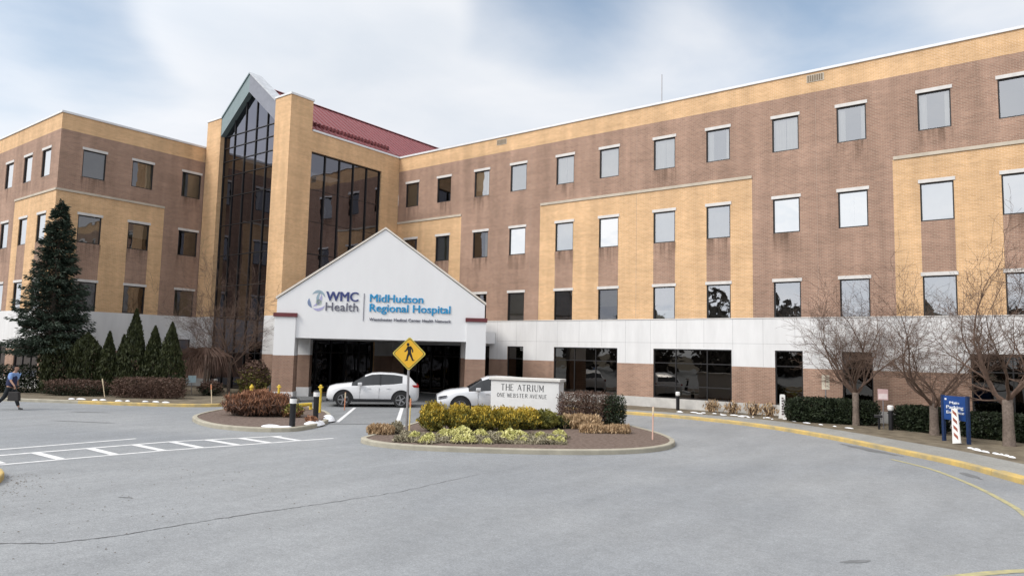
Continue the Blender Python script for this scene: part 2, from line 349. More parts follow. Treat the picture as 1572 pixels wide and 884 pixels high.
# left median with the first canopy pillar
MED = smooth([(-24.9, 13.7), (-22.6, 13.05), (-20.9, 13.3), (-19.75, 14.2), (-20.0, 15.3), (-21.3, 17.2), (-24.3, 19.5), (-29.2, 20.9), (-30.5, 22.6), (-31.6, 23.2), (-32.0, 22.0), (-29.8, 19.4), (-27.6, 16.4), (-26.2, 14.6)], True)
kerb('median_kerb', MED, M['kerb'], True)
sheet('median_bed', offset(MED, .10, True), .12, M['mulch'])
# left bed along the building
KG = [(-62, -2.0), (-48, 6.5), (-38.6, 11.95), (-36.9, 12.95), (-35.1, 13.95)]
KY = [(-35.1, 13.95), (-33.2, 14.9), (-31.6, 15.9), (-30.3, 17.0), (-29.9, 18.2), (-31.0, 20.2), (-33.6, 23.0), (-34.9, 24.2)]
kerb('grey_kerb', smooth(KG), M['kerb']); kerb('yellow_kerb', smooth(KY), M['kerb_yellow'])
sheet('planting_bed', offset(smooth(KG) + smooth(KY)[1:], .10, False) + [(-35.3, 24.9), (-44.9, 24.9), (-44.9, 16.3), (-45.1, 15.7), (-62, 15.7)], .12, M['soil'])
# a short yellow kerb at the mouth of the canopy lane
s = Shape(); s.tube([(-25.1, 18.3, .0), (-25.1, 18.3, .34), (-25.35, 19.3, .34), (-25.35, 19.3, .0)], .08, 8)
tag(s.build('safety_rail', M['yellow_paint']), 'low yellow pipe rail between the two black bollards', 'rail')
# right: kerb, sidewalk, bed
KR = smooth([(-27.2, 31.6), (-24.2, 29.6), (-20, 29.45), (-16.1, 29.8), (-13.4, 29.95), (-10.7, 29.4), (-8.5, 28.35), (-6.5, 26.9), (-4.74, 25.25), (-3.25, 23.75), (-2.36, 22.9), (-1.6, 21.95), (-1.2, 21.3)])
kerb('yellow_kerb', KR, M['kerb_yellow'], side=1)
SB = smooth([(-16.5, 31.0), (-12.2, 31.35), (-9.6, 31.15), (-6.28, 28.95), (-3.17, 26.1), (-2.07, 25.2), (-.58, 23.3), (1.2, 20.8), (3.5, 18)])
K2 = smooth([(-1.19, 21.28), (-.55, 20.3), (.4, 18.9), (1.6, 17.2), (3.4, 15.2)])
kerb('yellow_kerb', K2, M['kerb_yellow'], w=.3)
sheet('sidewalk', offset(KR, .12, False) + offset(K2, .25, False) + [(6, 16)] + list(reversed(SB)), .13, M['sidewalk'])
sheet('garden_bed', [p for p in reversed(offset(SB, .02, False))] + [(-17.5, 30.5), (-22, 30.2), (-24.2, 30.3), (-26.8, 32.2), (-26.8, 33.72), (16, 33.72), (16, 18)], .126, M['soil'])
s = Shape()   # faded yellow edge line
fy = smooth([(-3.6, 22.6), (-3.0, 22.0), (-2.32, 21.15), (-1.35, 19.14), (-.81, 17.65), (-.44, 16.49), (-.2, 14.8)])
a, b = offset(fy, -.06, False), offset(fy, .06, False)
for i in range(len(fy)-1): s.quad((*a[i], .006), (*a[i+1], .006), (*b[i+1], .006), (*b[i], .006))
fy = smooth([(-1.2, 10.75), (-.96, 11.1), (-.7, 11.5), (-.35, 11.93), (.4, 12.7)])
a, b = offset(fy, -.07, False), offset(fy, .07, False)
for i in range(len(fy)-1): s.quad((*a[i], .006), (*a[i+1], .006), (*b[i+1], .006), (*b[i], .006))
tag(s.build('yellow_road_line', M['line_y'], recalc=False), kind='structure')
s = Shape()   # painted crosswalk
def strip(s, p, q, w, z=.005):
    p, q = Vector(p), Vector(q); t = (q-p).normalized(); n = Vector((-t.y, t.x))*w/2
    s.quad((*(p-n), z), (*(q-n), z), (*(q+n), z), (*(p+n), z))
strip(s, (-20.35, 4.0), (-20.02, 10.5), .15); strip(s, (-20.02, 10.5), (-19.1, 13.5), .13)
strip(s, (-18.85, 4.0), (-18.45, 9.5), .13); strip(s, (-18.45, 9.5), (-17.6, 14.3), .13)
for (x0, y0), (x1, y1) in (((-20.3, 6.0), (-18.85, 6.0)), ((-20.22, 7.12), (-18.7, 7.15)), ((-20.1, 8.35), (-18.6, 8.32)), ((-20.0, 9.47), (-18.5, 9.47)), ((-19.95, 10.47), (-18.3, 10.42)), ((-19.7, 11.4), (-18.2, 11.42)), ((-19.45, 12.3), (-17.95, 12.3)), ((-19.2, 13.25), (-17.8, 13.2))):
    strip(s, (x0, y0), (x1, y1), .21, .0065)
strip(s, (-21.35, 3.5), (-21.3, 10.1), .14)
tag(s.build('crosswalk_paint', M['line'], recalc=False), kind='structure')
s = Shape(); strip(s, (-21.3, 17.45), (-26.0, 22.3), .14, .0085); strip(s, (-19.6, 18.9), (-24.6, 24.0), .16, .0085)
tag(s.build('lane_line', M['line'], recalc=False), kind='structure')
s = Shape(); strip(s, (-21.2, 16.6), (-19.4, 18.7), .07, .0085)
tag(s.build('road_seam', M['crack'], recalc=False), kind='structure')
# long crack in the asphalt
s = Shape(); random.seed(4)
cp = [(-13.2, 2.2), (-12.2, 3.1), (-11.48, 3.72), (-10.95, 4.25), (-10.76, 4.93), (-10.72, 5.78), (-10.62, 6.82), (-10.4, 8.06), (-10.15, 9.96), (-10.3, 12.2), (-10.2, 14.5)]
pts = []
for i in range(len(cp)-1):
    for k in range(14):
        t = k/14; x = cp[i][0]*(1-t)+cp[i+1][0]*t; y = cp[i][1]*(1-t)+cp[i+1][1]*t
        pts.append((x+random.gauss(0, .018), y+random.gauss(0, .012)))
ws = [max(.002, (.016 if i < 70 else .016*(1-(i-70)/75)) * random.uniform(.35, 1.4)) for i in range(len(pts))]
for i in range(len(pts)-1):
    a, b = Vector(pts[i]), Vector(pts[i+1]); t = (b-a).normalized(); n = Vector((-t.y, t.x))
    s.quad((*(a-n*ws[i]), .004), (*(b-n*ws[i+1]), .004), (*(b+n*ws[i+1]), .004), (*(a+n*ws[i]), .004))
tag(s.build('road_crack', M['crack'], recalc=False), kind='structure')
def blobpts(cx, cy, rx, ry, rot, seed, n=22, j=.22):
    rn = random.Random(seed); q = []
    for k in range(n):
        t = 2*math.pi*k/n; r_ = 1+rn.uniform(-j, j); x, y = rx*r_*math.cos(t), ry*r_*math.sin(t)
        q.append((cx+x*math.cos(rot)-y*math.sin(rot), cy+x*math.sin(rot)+y*math.cos(rot)))
    return q
s = Shape()
for i, (x, y, rx, ry, ro) in enumerate(((-2.2, 10.85, .22, .06, .9), (-4.5, 24.45, 1.35, .22, -.76), (-1.6, 20.9, .5, .12, -1.1), (-13.3, 6.2, .13, .04, .6), (-30.5, 12.6, .9, .1, .6), (-27.0, 10.9, 1.2, .08, .5))):
    s.poly([(px, py, .0045) for px, py in blobpts(x, y, rx, ry, ro, i)])
tag(s.build('asphalt_patch', M['patch'], recalc=False), kind='structure')
# kerb of the rounded island that just shows at the left edge
LK = [(-16.6+1.9*math.cos(t), 3.9+1.2*math.sin(t)) for t in [2*math.pi*k/40 for k in range(40)]]
LK = [(-17.6+2.6*math.cos(t)*.98, 3.0+2.6*math.sin(t)*.98) for t in [2*math.pi*k/40 for k in range(40)]]
kerb('island_kerb', LK, M['kerb_yellow'], True); sheet('corner_bed', offset(LK, .1, True), .12, M['soil'])
s = Shape(); rn = random.Random(8)
for k in range(520):
    a = rn.uniform(-.9, 1.4); r_ = 2.55+abs(rn.gauss(0, .45)); x, y = -17.6+r_*math.cos(a), 3.0+r_*math.sin(a)
    if k > 380: x, y = rn.uniform(-16, -9), rn.uniform(3.5, 9)
    q = rn.uniform(.008, .024); t_ = rn.uniform(0, 3.1); c_, d_ = math.cos(t_)*q, math.sin(t_)*q
    s.quad((x-c_, y-d_, .005), (x+d_*.5, y-c_*.5, .009), (x+c_, y+d_, .006), (x-d_*.5, y+c_*.5, .012))
tag(s.build('leaf_litter', mat('dead_leaf', (.06, .045, .03), .9, scale=9, col2=(.17, .12, .08)), recalc=False), 'dead leaf crumbs and grit scattered by the left kerb', 'litter', kind='stuff')
# snow left along the edges
def snow(name, bits, seed):
    s = Shape(); rn = random.Random(seed)
    for (x, y, z, rx, ry, h, ro) in bits:
        q0 = blobpts(0, 0, 1, 1, 0, rn.random(), 14, .2); b = len(s.v)
        for lev, sc in ((0, 1), (.6, .82), (1, .4)):
            for a, c in q0:
                xx, yy = a*rx*sc, c*ry*sc; s.v.append((x+xx*math.cos(ro)-yy*math.sin(ro), y+xx*math.sin(ro)+yy*math.cos(ro), z+h*lev))
        for j in range(2):
            for k in range(14): s.f.append((b+j*14+k, b+j*14+(k+1) % 14, b+(j+1)*14+(k+1) % 14, b+(j+1)*14+k)); s.m.append(0)
        s.f.append(tuple(b+28+k for k in range(14))); s.m.append(0)
    tag(s.build(name, M['snow'], smooth=True), kind='stuff', label='thin remnants of old snow along the kerbs', cat='snow')
rn = random.Random(3); bits = [(-20.2, 14.35, .0, .5, .22, .16, 1.0), (-20.7, 15.9, .05, .75, .28, .16, 2.1), (-21.7, 17.4, .05, .6, .22, .14, 2.3), (-22.4, 17.9, .05, .35, .2, .12, 2.3), (-20.7, 14.2, .12, .3, .2, .06, 0.5)]
for k in range(20): t = k/19; bits.append((-14.0+t*4.6+rn.uniform(-.2, .2), 32.1+rn.uniform(-.35, .35)-t*.3, .125, rn.uniform(.04, .2), rn.uniform(.03, .07), .03, rn.uniform(-.3, .3)))
for k in range(9): t = k/8; bits.append((-2.0+t*1.1+rn.uniform(-.08, .08), 26.2-t*1.5+rn.uniform(-.08, .08), .125, rn.uniform(.08, .2), rn.uniform(.03, .07), .04, -.9))
for k in range(9): t = k/8; bits.append((-36.3+t*4.0+rn.uniform(-.3, .3), 14.15+t*2.35+rn.uniform(-.12, .12), .12, rn.uniform(.08, .38), rn.uniform(.05, .11), .05, .5+rn.uniform(-.3, .3)))
for k in range(5): bits.append((-8.6+k*.6, 31.25-k*.3, .125, rn.uniform(.08, .2), .05, .03, -.4))
for k in range(4): bits.append((-20.9-rn.uniform(0, .8), 19.8+rn.uniform(0, .6), .0, .06, .06, .02, 0))
bits = bits[:-4]
snow('snow', bits, 5)

# ================================================================ HOSPITAL BUILDING
hb = thing('hospital_building', 'four storey brown and yellow brick hospital wrapping round the forecourt with a glazed gabled atrium', 'building', (-35.7, 33.73, 0))
def bpart(s, name, m, **k):
    o = s.build(name, m, **k); o.parent = hb; o.matrix_parent_inverse = Matrix.Translation(hb.location).inverted(); return o
def kid(s, name, m, par, **k):
    o = s.build(name, m, **k); o.parent = par; return o
LINT = .15
stn = bpy.data.materials.new('water_stain'); stn.use_nodes = True; t_ = stn.node_tree; t_.nodes.clear()
o_ = t_.nodes.new('ShaderNodeOutputMaterial'); x_ = t_.nodes.new('ShaderNodeMixShader'); a_ = t_.nodes.new('ShaderNodeBsdfTransparent'); b_ = t_.nodes.new('ShaderNodeBsdfDiffuse'); b_.inputs[0].default_value = (.11, .075, .055, 1)
g_ = t_.nodes.new('ShaderNodeTexCoord'); gp = t_.nodes.new('ShaderNodeNewGeometry'); m_ = t_.nodes.new('ShaderNodeMapping'); m_.inputs['Scale'].default_value = (5, 5, .5); t_.links.new(gp.outputs['Position'], m_.inputs[0])
n_ = t_.nodes.new('ShaderNodeTexNoise'); n_.inputs['Scale'].default_value = 1.0; n_.inputs['Detail'].default_value = 5; t_.links.new(m_.outputs[0], n_.inputs[0])
s_ = t_.nodes.new('ShaderNodeSeparateXYZ'); t_.links.new(g_.outputs['Generated'], s_.inputs[0])
r1_ = t_.nodes.new('ShaderNodeMapRange'); r1_.inputs[1].default_value = .42; r1_.inputs[2].default_value = .72; r1_.inputs[4].default_value = .5; t_.links.new(n_.outputs[0], r1_.inputs[0])
q_ = t_.nodes.new('ShaderNodeMath'); q_.operation = 'MULTIPLY'; t_.links.new(r1_.outputs[0], q_.inputs[0]); t_.links.new(s_.outputs[2], q_.inputs[1])
t_.links.new(q_.outputs[0], x_.inputs[0]); t_.links.new(a_.outputs[0], x_.inputs[1]); t_.links.new(b_.outputs[0], x_.inputs[2]); t_.links.new(x_.outputs[0], o_.inputs[0])
def facade(P, u0, u1, z0, z1, color, openings, depth=.14):
    """P(u,z,d)->world. Wall in flat cells, one mesh per material; openings get reveals."""
    us = {u0, u1}; zs = {z0, z1}
    for (a, b, c, d) in openings: us |= {a, b}; zs |= {c, d}
    for a, b, c, d in color['breaks']:
        us |= {min(max(a, u0), u1), min(max(b, u0), u1)}; zs |= {min(max(c, z0), z1), min(max(d, z0), z1)}
    us = sorted(us); zs = sorted(zs); S = {}; cells = {}
    for i in range(len(us)-1):
        for j in range(len(zs)-1):
            a, b, c, d = us[i], us[i+1], zs[j], zs[j+1]
            if b-a < 1e-4 or d-c < 1e-4: continue
            um, zm_ = (a+b)/2, (c+d)/2
            if any(o[0] < um < o[1] and o[2] < zm_ < o[3] for o in openings): continue
            cells[(i, j)] = color['f'](um, zm_)
    # touching cells of one material form one part
    comp = {}; nc = 0
    for c0 in cells:
        if c0 in comp: continue
        nc += 1; st = [c0]; comp[c0] = nc
        while st:
            i, j = st.pop()
            for q in ((i+1, j), (i-1, j), (i, j+1), (i, j-1)):
                if q in cells and q not in comp and cells[q] == cells[c0]: comp[q] = nc; st.append(q)
    for (i, j), k in cells.items():
        a, b, c, d = us[i], us[i+1], zs[j], zs[j+1]
        S.setdefault((k, comp[(i, j)]), Shape()).quad(P(a, c, 0), P(b, c, 0), P(b, d, 0), P(a, d, 0))
    for (a, b, c, d) in openings:
        ib = max([i for i in range(len(us)) if us[i] < a-1e-5] or [0]); jb = max([j for j in range(len(zs)) if zs[j] < (c+d)/2])
        if (ib, jb) not in cells: ib = us.index(b)
        s = S[(cells[(ib, jb)], comp[(ib, jb)])]
        s.quad(P(a, c, 0), P(a, c, depth), P(a, d, depth), P(a, d, 0)); s.quad(P(b, c, 0), P(b, d, 0), P(b, d, depth), P(b, c, depth))
        s.quad(P(a, d, 0), P(a, d, depth), P(b, d, depth), P(b, d, 0)); s.quad(P(a, c, 0), P(b, c, 0), P(b, c, depth), P(a, c, depth))
    NM = {'brown': 'brown_brick_wall', 'yellow': 'yellow_brick_panel', 'stone': 'white_stone_band', 'plinth': 'plinth', 'parapet': 'yellow_brick_parapet'}
    MT = {'brown': M['brown'], 'yellow': M['yellow'], 'stone': M['stone'], 'plinth': M['plinth'], 'parapet': M['yellow']}
    for (k, _), s in S.items(): bpart(s, NM[k], MT[k], recalc=False)
def lbox(s, P, a, b, c, d, e, f, mi=0):
    p = [P(u, z, w) for w in (e, f) for z in (c, d) for u in (a, b)]
    s.add(p, ((0, 2, 3, 1), (4, 5, 7, 6), (0, 1, 5, 4), (2, 6, 7, 3), (0, 4, 6, 2), (1, 3, 7, 5)), mi)
def window(P, a, b, c, d, style='open', lintel=True, mull=(), hmull=(), gm=None, room=1.6, fw=.055, rm=None):
    s = Shape(); e, f = .045, .12
    lbox(s, P, a+.002, a+fw, c+.002, d-.002, e, f); lbox(s, P, b-fw, b-.002, c+.002, d-.002, e, f)
    lbox(s, P, a+fw, b-fw, c+.002, c+fw, e, f); lbox(s, P, a+fw, b-fw, d-fw, d-.002, e, f)
    for x in mull: lbox(s, P, x-.025, x+.025, c+fw, d-fw, e+.004, f-.004)
    for z in hmull: lbox(s, P, a+fw, b-fw, z-.025, z+.025, e+.008, f-.008)
    w = bpart(s, 'window', M['frame'])
    g = Shape(); g.quad(P(a+.01, c+.01, .09), P(b-.01, c+.01, .09), P(b-.01, d-.01, .09), P(a+.01, d-.01, .09)); kid(g, 'pane', gm or M['glass'], w, recalc=False)
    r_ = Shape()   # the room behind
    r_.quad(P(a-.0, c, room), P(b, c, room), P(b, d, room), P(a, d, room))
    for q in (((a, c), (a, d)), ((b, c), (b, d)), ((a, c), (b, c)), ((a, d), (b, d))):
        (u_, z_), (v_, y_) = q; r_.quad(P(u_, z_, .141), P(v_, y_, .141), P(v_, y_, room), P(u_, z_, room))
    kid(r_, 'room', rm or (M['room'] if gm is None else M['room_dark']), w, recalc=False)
    if lintel:
        l = Shape(); lbox(l, P, a-.06, b+.06, d+.002, d+LINT, -.03, .06); kid(l, 'lintel', M['lintel'], w)
    if lintel and c > 8 and int(abs(a)*13+c) % 3:
        l = Shape(); l.quad(P(a-.06, c-1.1, -.003), P(b+.06, c-1.1, -.003), P(b+.06, c, -.003), P(a-.06, c, -.003)); kid(l, 'sill_stain', stn, w, recalc=False)
    def blind(x0, x1, z0_, z1_, m, wavy=False):
        l = Shape()
        n = max(2, int((x1-x0)/.06)) if wavy else 1
        for k in range(n):
            p, q = x0+(x1-x0)*k/n, x0+(x1-x0)*(k+1)/n; dd = .03 if wavy else 0
            l.quad(P(p, z0_, .2+dd*(k % 2)), P(q, z0_, .2+dd*((k+1) % 2)), P(q, z1_, .2+dd*((k+1) % 2)), P(p, z1_, .2+dd*(k % 2)))
        kid(l, 'curtain' if wavy else 'blind', m, w, recalc=False)
    W = b-a; H = d-c
    if style == 'full': blind(a, b, c, d, M['blind'])
    elif style == 'dim': blind(a, b, c, d, M['blind_dim'])
    elif style == 'upper': blind(a, b, c+H*.45, d, M['blind_dim'])
    elif style == 'split': blind(a, a+W*.49, c, d, M['blind'], True); blind(a+W*.52, b, c, d, M['blind'], True)
    elif style == 'sides': blind(a, a+W*.27, c, d, M['blind'], True); blind(b-W*.2, b, c, d, M['blind'], True)
    elif style == 'right': blind(b-W*.3, b, c, d, M['blind'], True)
    elif style == 'right_dim': blind(a, a+W*.7, c+H*.25, d, M['blind_dim']); blind(b-W*.25, b, c, d, M['blind'], True)
    elif style == 'low': blind(a+.08, b-.15, c, c+H*.28, M['blind'])
    return w
ROWS = ((4.62, 6.32), (8.62, 10.26), (12.53, 14.17))

# ---- right wing (faces -Y)
YR = 33.73
PR = lambda u, z, d: (u, YR+d, z)
cols = [-34.95, -32.0, -28.76, -25.87, -22.5, -19.6, -16.3, -13.4, -10.12, -7.24, -4.02, -1.18, 2.1, 5.0, 8.3, 11.2]
PAN = [(-35.7, -29.8), (-23.6, -11.1), (-5.02, 6.2)]
def yel(u): return any(a < u < b for a, b in PAN)
def colR(u, z):
    if z > 15.13: return 'parapet'
    if z < .62: return 'plinth'
    if z < 2.33: return 'brown'
    if z < 4.615: return 'stone'
    if z < 11.42 and yel(u):
        if 6.47 < z < 8.62 and any(c < u < c+1.22 for c in cols): return 'brown'
        return 'yellow'
    return 'brown'
br = [(-35.7, 14, z, z) for z in (.62, 2.33, 4.615, 15.13, 11.42)] + [(a, b, 4.615, 11.42) for a, b in PAN]
op = []; wins = []
st4 = ['dim', 'open', 'right_dim', 'dim', 'split', 'full', 'split', 'sides', 'split', 'sides', 'sides', 'right', 'open', 'full', 'split', 'open']
st3 = ['open', 'dim', 'right', 'full', 'full', 'full', 'full', 'dim', 'full', 'split', 'full', 'dim', 'open', 'full', 'open', 'dim']
st2 = ['open', 'open', 'open', 'dim', 'open', 'upper', 'low', 'open', 'open', 'open', 'dim', 'open', 'dim', 'open', 'open', 'open']
for i, c in enumerate(cols):
    for (z0, z1), st in zip(ROWS, (st2, st3, st4)):
        if z0 < 5 and i < 2: continue
        o = (c, c+1.22, z0, z1); op.append(o); wins.append((o, st[i])); br.append((c, c+1.22, z1+LINT, 8.62 if z1 < 7 else z1+LINT))
g1 = [(-25.81, -24.63, .62, 3.12), (-22.46, -18.38, .62, 3.12), (-16.27, -12.15, .62, 3.12), (-10.1, -8.86, .62, 3.12), (-7.2, -5.98, .62, 3.12), (-2.43, 1.7, .62, 3.12), (5.0, 9.1, .62, 3.12), (-34.6, -27.2, .05, 3.12)]
facade(PR, -35.69, 14, 0, 16.08, {'breaks': br, 'f': colR}, op+g1)
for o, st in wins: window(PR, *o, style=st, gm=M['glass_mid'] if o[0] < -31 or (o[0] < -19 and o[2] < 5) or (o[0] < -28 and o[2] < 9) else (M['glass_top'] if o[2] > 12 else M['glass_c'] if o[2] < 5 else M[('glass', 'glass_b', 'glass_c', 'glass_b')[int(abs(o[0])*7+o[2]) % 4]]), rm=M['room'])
def mul(a, b, n): return [a+(b-a)*k/n for k in range(1, n)]
window(PR, *g1[0], lintel=False, gm=M['glass_low'], hmull=[2.4])
window(PR, *g1[1], lintel=False, gm=M['glass_low'], mull=mul(g1[1][0], g1[1][1], 3), hmull=[2.4])
window(PR, *g1[2], lintel=False, gm=M['glass_low'], mull=[-15.05, -13.4], hmull=[2.4, 1.25])
window(PR, *g1[3], lintel=False, gm=M['glass_low'], hmull=[2.4]); window(PR, *g1[4], lintel=False, gm=M['glass_low'], hmull=[2.4])
window(PR, *g1[5], lintel=False, gm=M['glass_low'], mull=mul(g1[5][0], g1[5][1], 3), hmull=[2.4]); window(PR, *g1[6], lintel=False, gm=M['glass_low'], mull=mul(5, 9.1, 3))
window(PR, *g1[7], lintel=False, gm=M['glass_low'], mull=mul(-34.6, -27.2, 6), hmull=[2.4], room=3)
s = Shape()
for a, b in PAN: lbox(s, PR, a+.03, b, 11.42, 11.56, -.05, -.002)
bpart(s, 'capstone', M['capstone'])
s = Shape(); lbox(s, PR, -35.66, 14, 16.082, 16.2, -.06, .35); bpart(s, 'coping', M['coping'])
s = Shape(); lbox(s, PR, -35.68, 14, 4.617, 4.66, -.025, -.002); bpart(s, 'string_course', M['lintel'])
s = Shape()   # expansion joints
for x in (-24.3, -17.3, -8.15): lbox(s, PR, x, x+.014, 4.7, 15.1, -.003, .0)
bpart(s, 'expansion_joint', mat('joint_sealant', (.36, .27, .22), .8))
s = Shape()   # joints in the stone band
for x in [-26.6+1.45*k for k in range(27)]: lbox(s, PR, x, x+.014, 2.35, 4.6, -.002, .0) if not any(o[0] < x < o[1] for o in g1) else lbox(s, PR, x, x+.014, 3.2, 4.6, -.002, .0)
lbox(s, PR, -26.6, 14, 3.42, 3.434, -.0025, .0)
bpart(s, 'stone_joint', mat('joint_grey', (.40, .40, .41), .8))
for x0 in (-27.0, -8.5):
    s = Shape(); lbox(s, PR, x0, x0+.76, 15.62, 15.98, -.02, .05)
    v = bpart(s, 'roof_vent', M['capstone'])
    s = Shape()
    for k in range(7): lbox(s, PR, x0+.04+k*.1, x0+.1+k*.1, 15.66, 15.94, -.034, -.021)
    kid(s, 'louvre', mat('vent_louvre', (.20, .15, .10), .8), v)
# rear shell and roofs
s = Shape(); s.quad((14, YR, 0), (14, YR+16, 0), (14, YR+16, 16.08), (14, YR, 16.08)); s.quad((14, YR+16, 0), (-60, YR+16, 0), (-60, YR+16, 16.08), (14, YR+16, 16.08))
s.quad((-60, YR+16, 0), (-60, 15.95, 0), (-60, 15.95, 16.08), (-60, YR+16, 16.08))
bpart(s, 'rear_wall', M['brown'], recalc=False)
s = Shape(); s.box(-35.6, 13.98, YR+.36, YR+15.9, 15.2, 15.5); s.box(-59.9, -45.6, 16.3, YR+15.9, 15.2, 15.51); s.box(-45.59, -35.61, 45, YR+15.9, 15.2, 15.52)
bpart(s, 'flat_roof', M['asphalt_roof'])

# ---- left wing, face towards the forecourt (faces +X)
XL = -45.2
PL = lambda u, z, d: (XL-d, u, z)
cl = [17.2, 20.05, 23.25]
def colL(u, z):
    if z > 15.13: return 'parapet'
    if z < .62: return 'plinth'
    if z < 2.33: return 'brown'
    if z < 4.615: return 'stone'
    if z < 11.5 and u < 22.22:
        if 6.47 < z < 8.62 and any(c < u < c+1.3 for c in cl): return 'brown'
        return 'yellow'
    return 'brown'
br = [(15, 25, z, z) for z in (.62, 2.33, 4.615, 15.13, 11.5)] + [(15, 22.22, 4.6, 11.5)]; op = []; wins = []
stl = [['dim', 'right', 'dim'], ['dim', 'upper', 'open'], ['open', 'open', 'dim']]
for i, c in enumerate(cl):
    for j, (z0, z1) in enumerate(ROWS):
        o = (c, c+1.3, z0, z1); op.append(o); wins.append((o, stl[2-j][i] if j < 3 else 'open')); br.append((c, c+1.3, z1+LINT, 8.62 if z1 < 7 else z1+LINT))
gl_ = [(17.2, 18.5, .9, 2.9), (20.3, 21.3, 1.8, 3.12), (23.7, 24.5, 1.8, 3.12)]
facade(PL, 15.95, 25.3, 0, 16.08, {'breaks': br, 'f': colL}, op+gl_)
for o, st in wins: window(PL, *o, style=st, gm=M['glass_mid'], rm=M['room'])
for o in gl_: window(PL, *o, lintel=False, gm=M['glass_dark'])
s = Shape(); lbox(s, PL, 15.9, 22.22, 11.5, 11.63, -.05, -.002); bpart(s, 'capstone', M['capstone'])
s = Shape(); lbox(s, PL, 15.89, 25.3, 16.082, 16.2, -.06, .35); bpart(s, 'coping', M['coping'])
# ---- left wing, end face (faces -Y)
YL = 15.95
PE = lambda u, z, d: (u, YL+d, z)
ce = [-47.75, -50.6, -53.7, -56.6]
def colE(u, z):
    if z > 15.13: return 'parapet'
    if z < .62: return 'plinth'
    if z < 2.33: return 'brown'
    if z < 4.615: return 'stone'
    if z < 11.5 and u > -51.6:
        if 6.47 < z < 8.62 and any(c < u < c+1.3 for c in ce): return 'brown'
        return 'yellow'
    return 'brown'
br = [(-60, -45, z, z) for z in (.62, 2.33, 4.615, 15.13, 11.5)] + [(-51.6, -45, 4.6, 11.5)]; op = []; wins = []
for i, c in enumerate(ce):
    for j, (z0, z1) in enumerate(ROWS):
        o = (c, c+1.3, z0, z1); op.append(o); wins.append((o, 'full' if j > 0 else 'dim')); br.append((c, c+1.3, z1+LINT, 8.62 if z1 < 7 else z1+LINT))
ge = [(-49.6, -45.9, .62, 2.6), (-54.5, -51.0, .62, 2.6)]
facade(PE, -60, -45.2, 0, 16.08, {'breaks': br, 'f': colE}, op+ge)
for o, st in wins: window(PE, *o, style=st)
for o in ge: window(PE, *o, lintel=False, gm=M['glass_dark'], mull=mul(o[0], o[1], 3))
s = Shape(); lbox(s, PE, -51.6, -45.14, 11.5, 11.63, -.05, -.002); bpart(s, 'capstone', M['capstone'])
s = Shape(); lbox(s, PE, -60, -45.56, 16.082, 16.2, -.06, .35); bpart(s, 'coping', M['coping'])

# ---- atrium
YA = 24.7
def pier(x0, x1, y0, y1, zt):
    for z0, z1, nm, m in ((0, .62, 'plinth', M['plinth']), (.62, 2.33, 'brown_brick_pier', M['brown']), (2.33, 4.615, 'white_stone_pier', M['stone']), (4.615, zt, 'yellow_brick_pier', M['yellow'])):
        s = Shape(); s.box(x0, x1, y0, y1, z0, z1); bpart(s, nm, m)
    s = Shape(); s.box(x0-.05, x1+.05, y0-.05, y1+.05, zt+.001, zt+.12); bpart(s, 'pier_cap', M['coping'])
pier(-37.3, -35.7, YA, 26.3, 17.95); pier(-45.05, -43.35, YA, 26.3, 17.85)
# front glass under the gable: x -43.35..-37.3
gx0, gx1, gxm = -43.35, -37.3, -40.32
yg = YA+.35
def gz(x, base=16.62, apex=19.05): return base + (apex-base)*(1-abs(x-gxm)/(gx1-gxm))
s = Shape(); s.poly([(gx0, yg, 0), (gx1, yg, 0), (gx1, yg, gz(gx1)), (gxm, yg, gz(gxm)), (gx0, yg, gz(gx0))])
gw = bpart(s, 'gable_glass_wall', M['glass_dark'], recalc=False)
s = Shape()
for k in range(6):
    x = gx0 + (gx1-gx0)*k/5; x = min(max(x, gx0+.04), gx1-.04); s.box(x-.028, x+.028, yg-.07, yg-.004, 0, gz(x)-.02)
for z in (2.35, 4.6, 6.6, 8.6, 10.6, 12.5, 13.9, 14.9, 15.8, 16.6):
    s.box(gx0, gx1, yg-.058, yg-.005, z-.022, z+.022)
kid(s, 'mullions', M['frame'], gw)
for sgn, nm, m in ((-1, 'gable_panel', M['slate']), (1, 'gable_panel', M['slate2'])):
    s = Shape(); xo = gx0 if sgn < 0 else gx1
    p = [(xo, gz(xo)), (gxm+.0*sgn, gz(gxm)), (gxm, 20.25), (xo, 17.82)]
    if sgn > 0: p = [(xo, gz(xo)), (xo, 17.82), (gxm, 20.25), (gxm, gz(gxm))]
    n = 4; v = [(x, YA+.02, z) for x, z in p] + [(x, yg+.1, z) for x, z in p]
    s.add(v, [(0, 1, 2, 3), (7, 6, 5, 4)] + [(i, (i+1) % 4, 4+(i+1) % 4, 4+i) for i in range(4)]); bpart(s, nm, m)
    s = Shape(); zo = 17.82   # rake coping
    v = [(xo, z_, y_) for z_, y_ in ()]
    e = .10
    for (xa, za_), (xb, zb) in (((xo, zo+.002), (gxm, 20.252)),):
        v = [(xa, YA-.04, za_), (xb, YA-.04, zb), (xb, YA-.04, zb+e), (xa, YA-.04, za_+e), (xa, yg+.5, za_), (xb, yg+.5, zb), (xb, yg+.5, zb+e), (xa, yg+.5, za_+e)]
        s.add(v, [(0, 1, 2, 3), (7, 6, 5, 4), (0, 4, 5, 1), (1, 5, 6, 2), (2, 6, 7, 3), (3, 7, 4, 0)])
    bpart(s, 'rake_coping', mat('rake_grey', (.48, .50, .53), .5) if sgn > 0 else M['slate'])
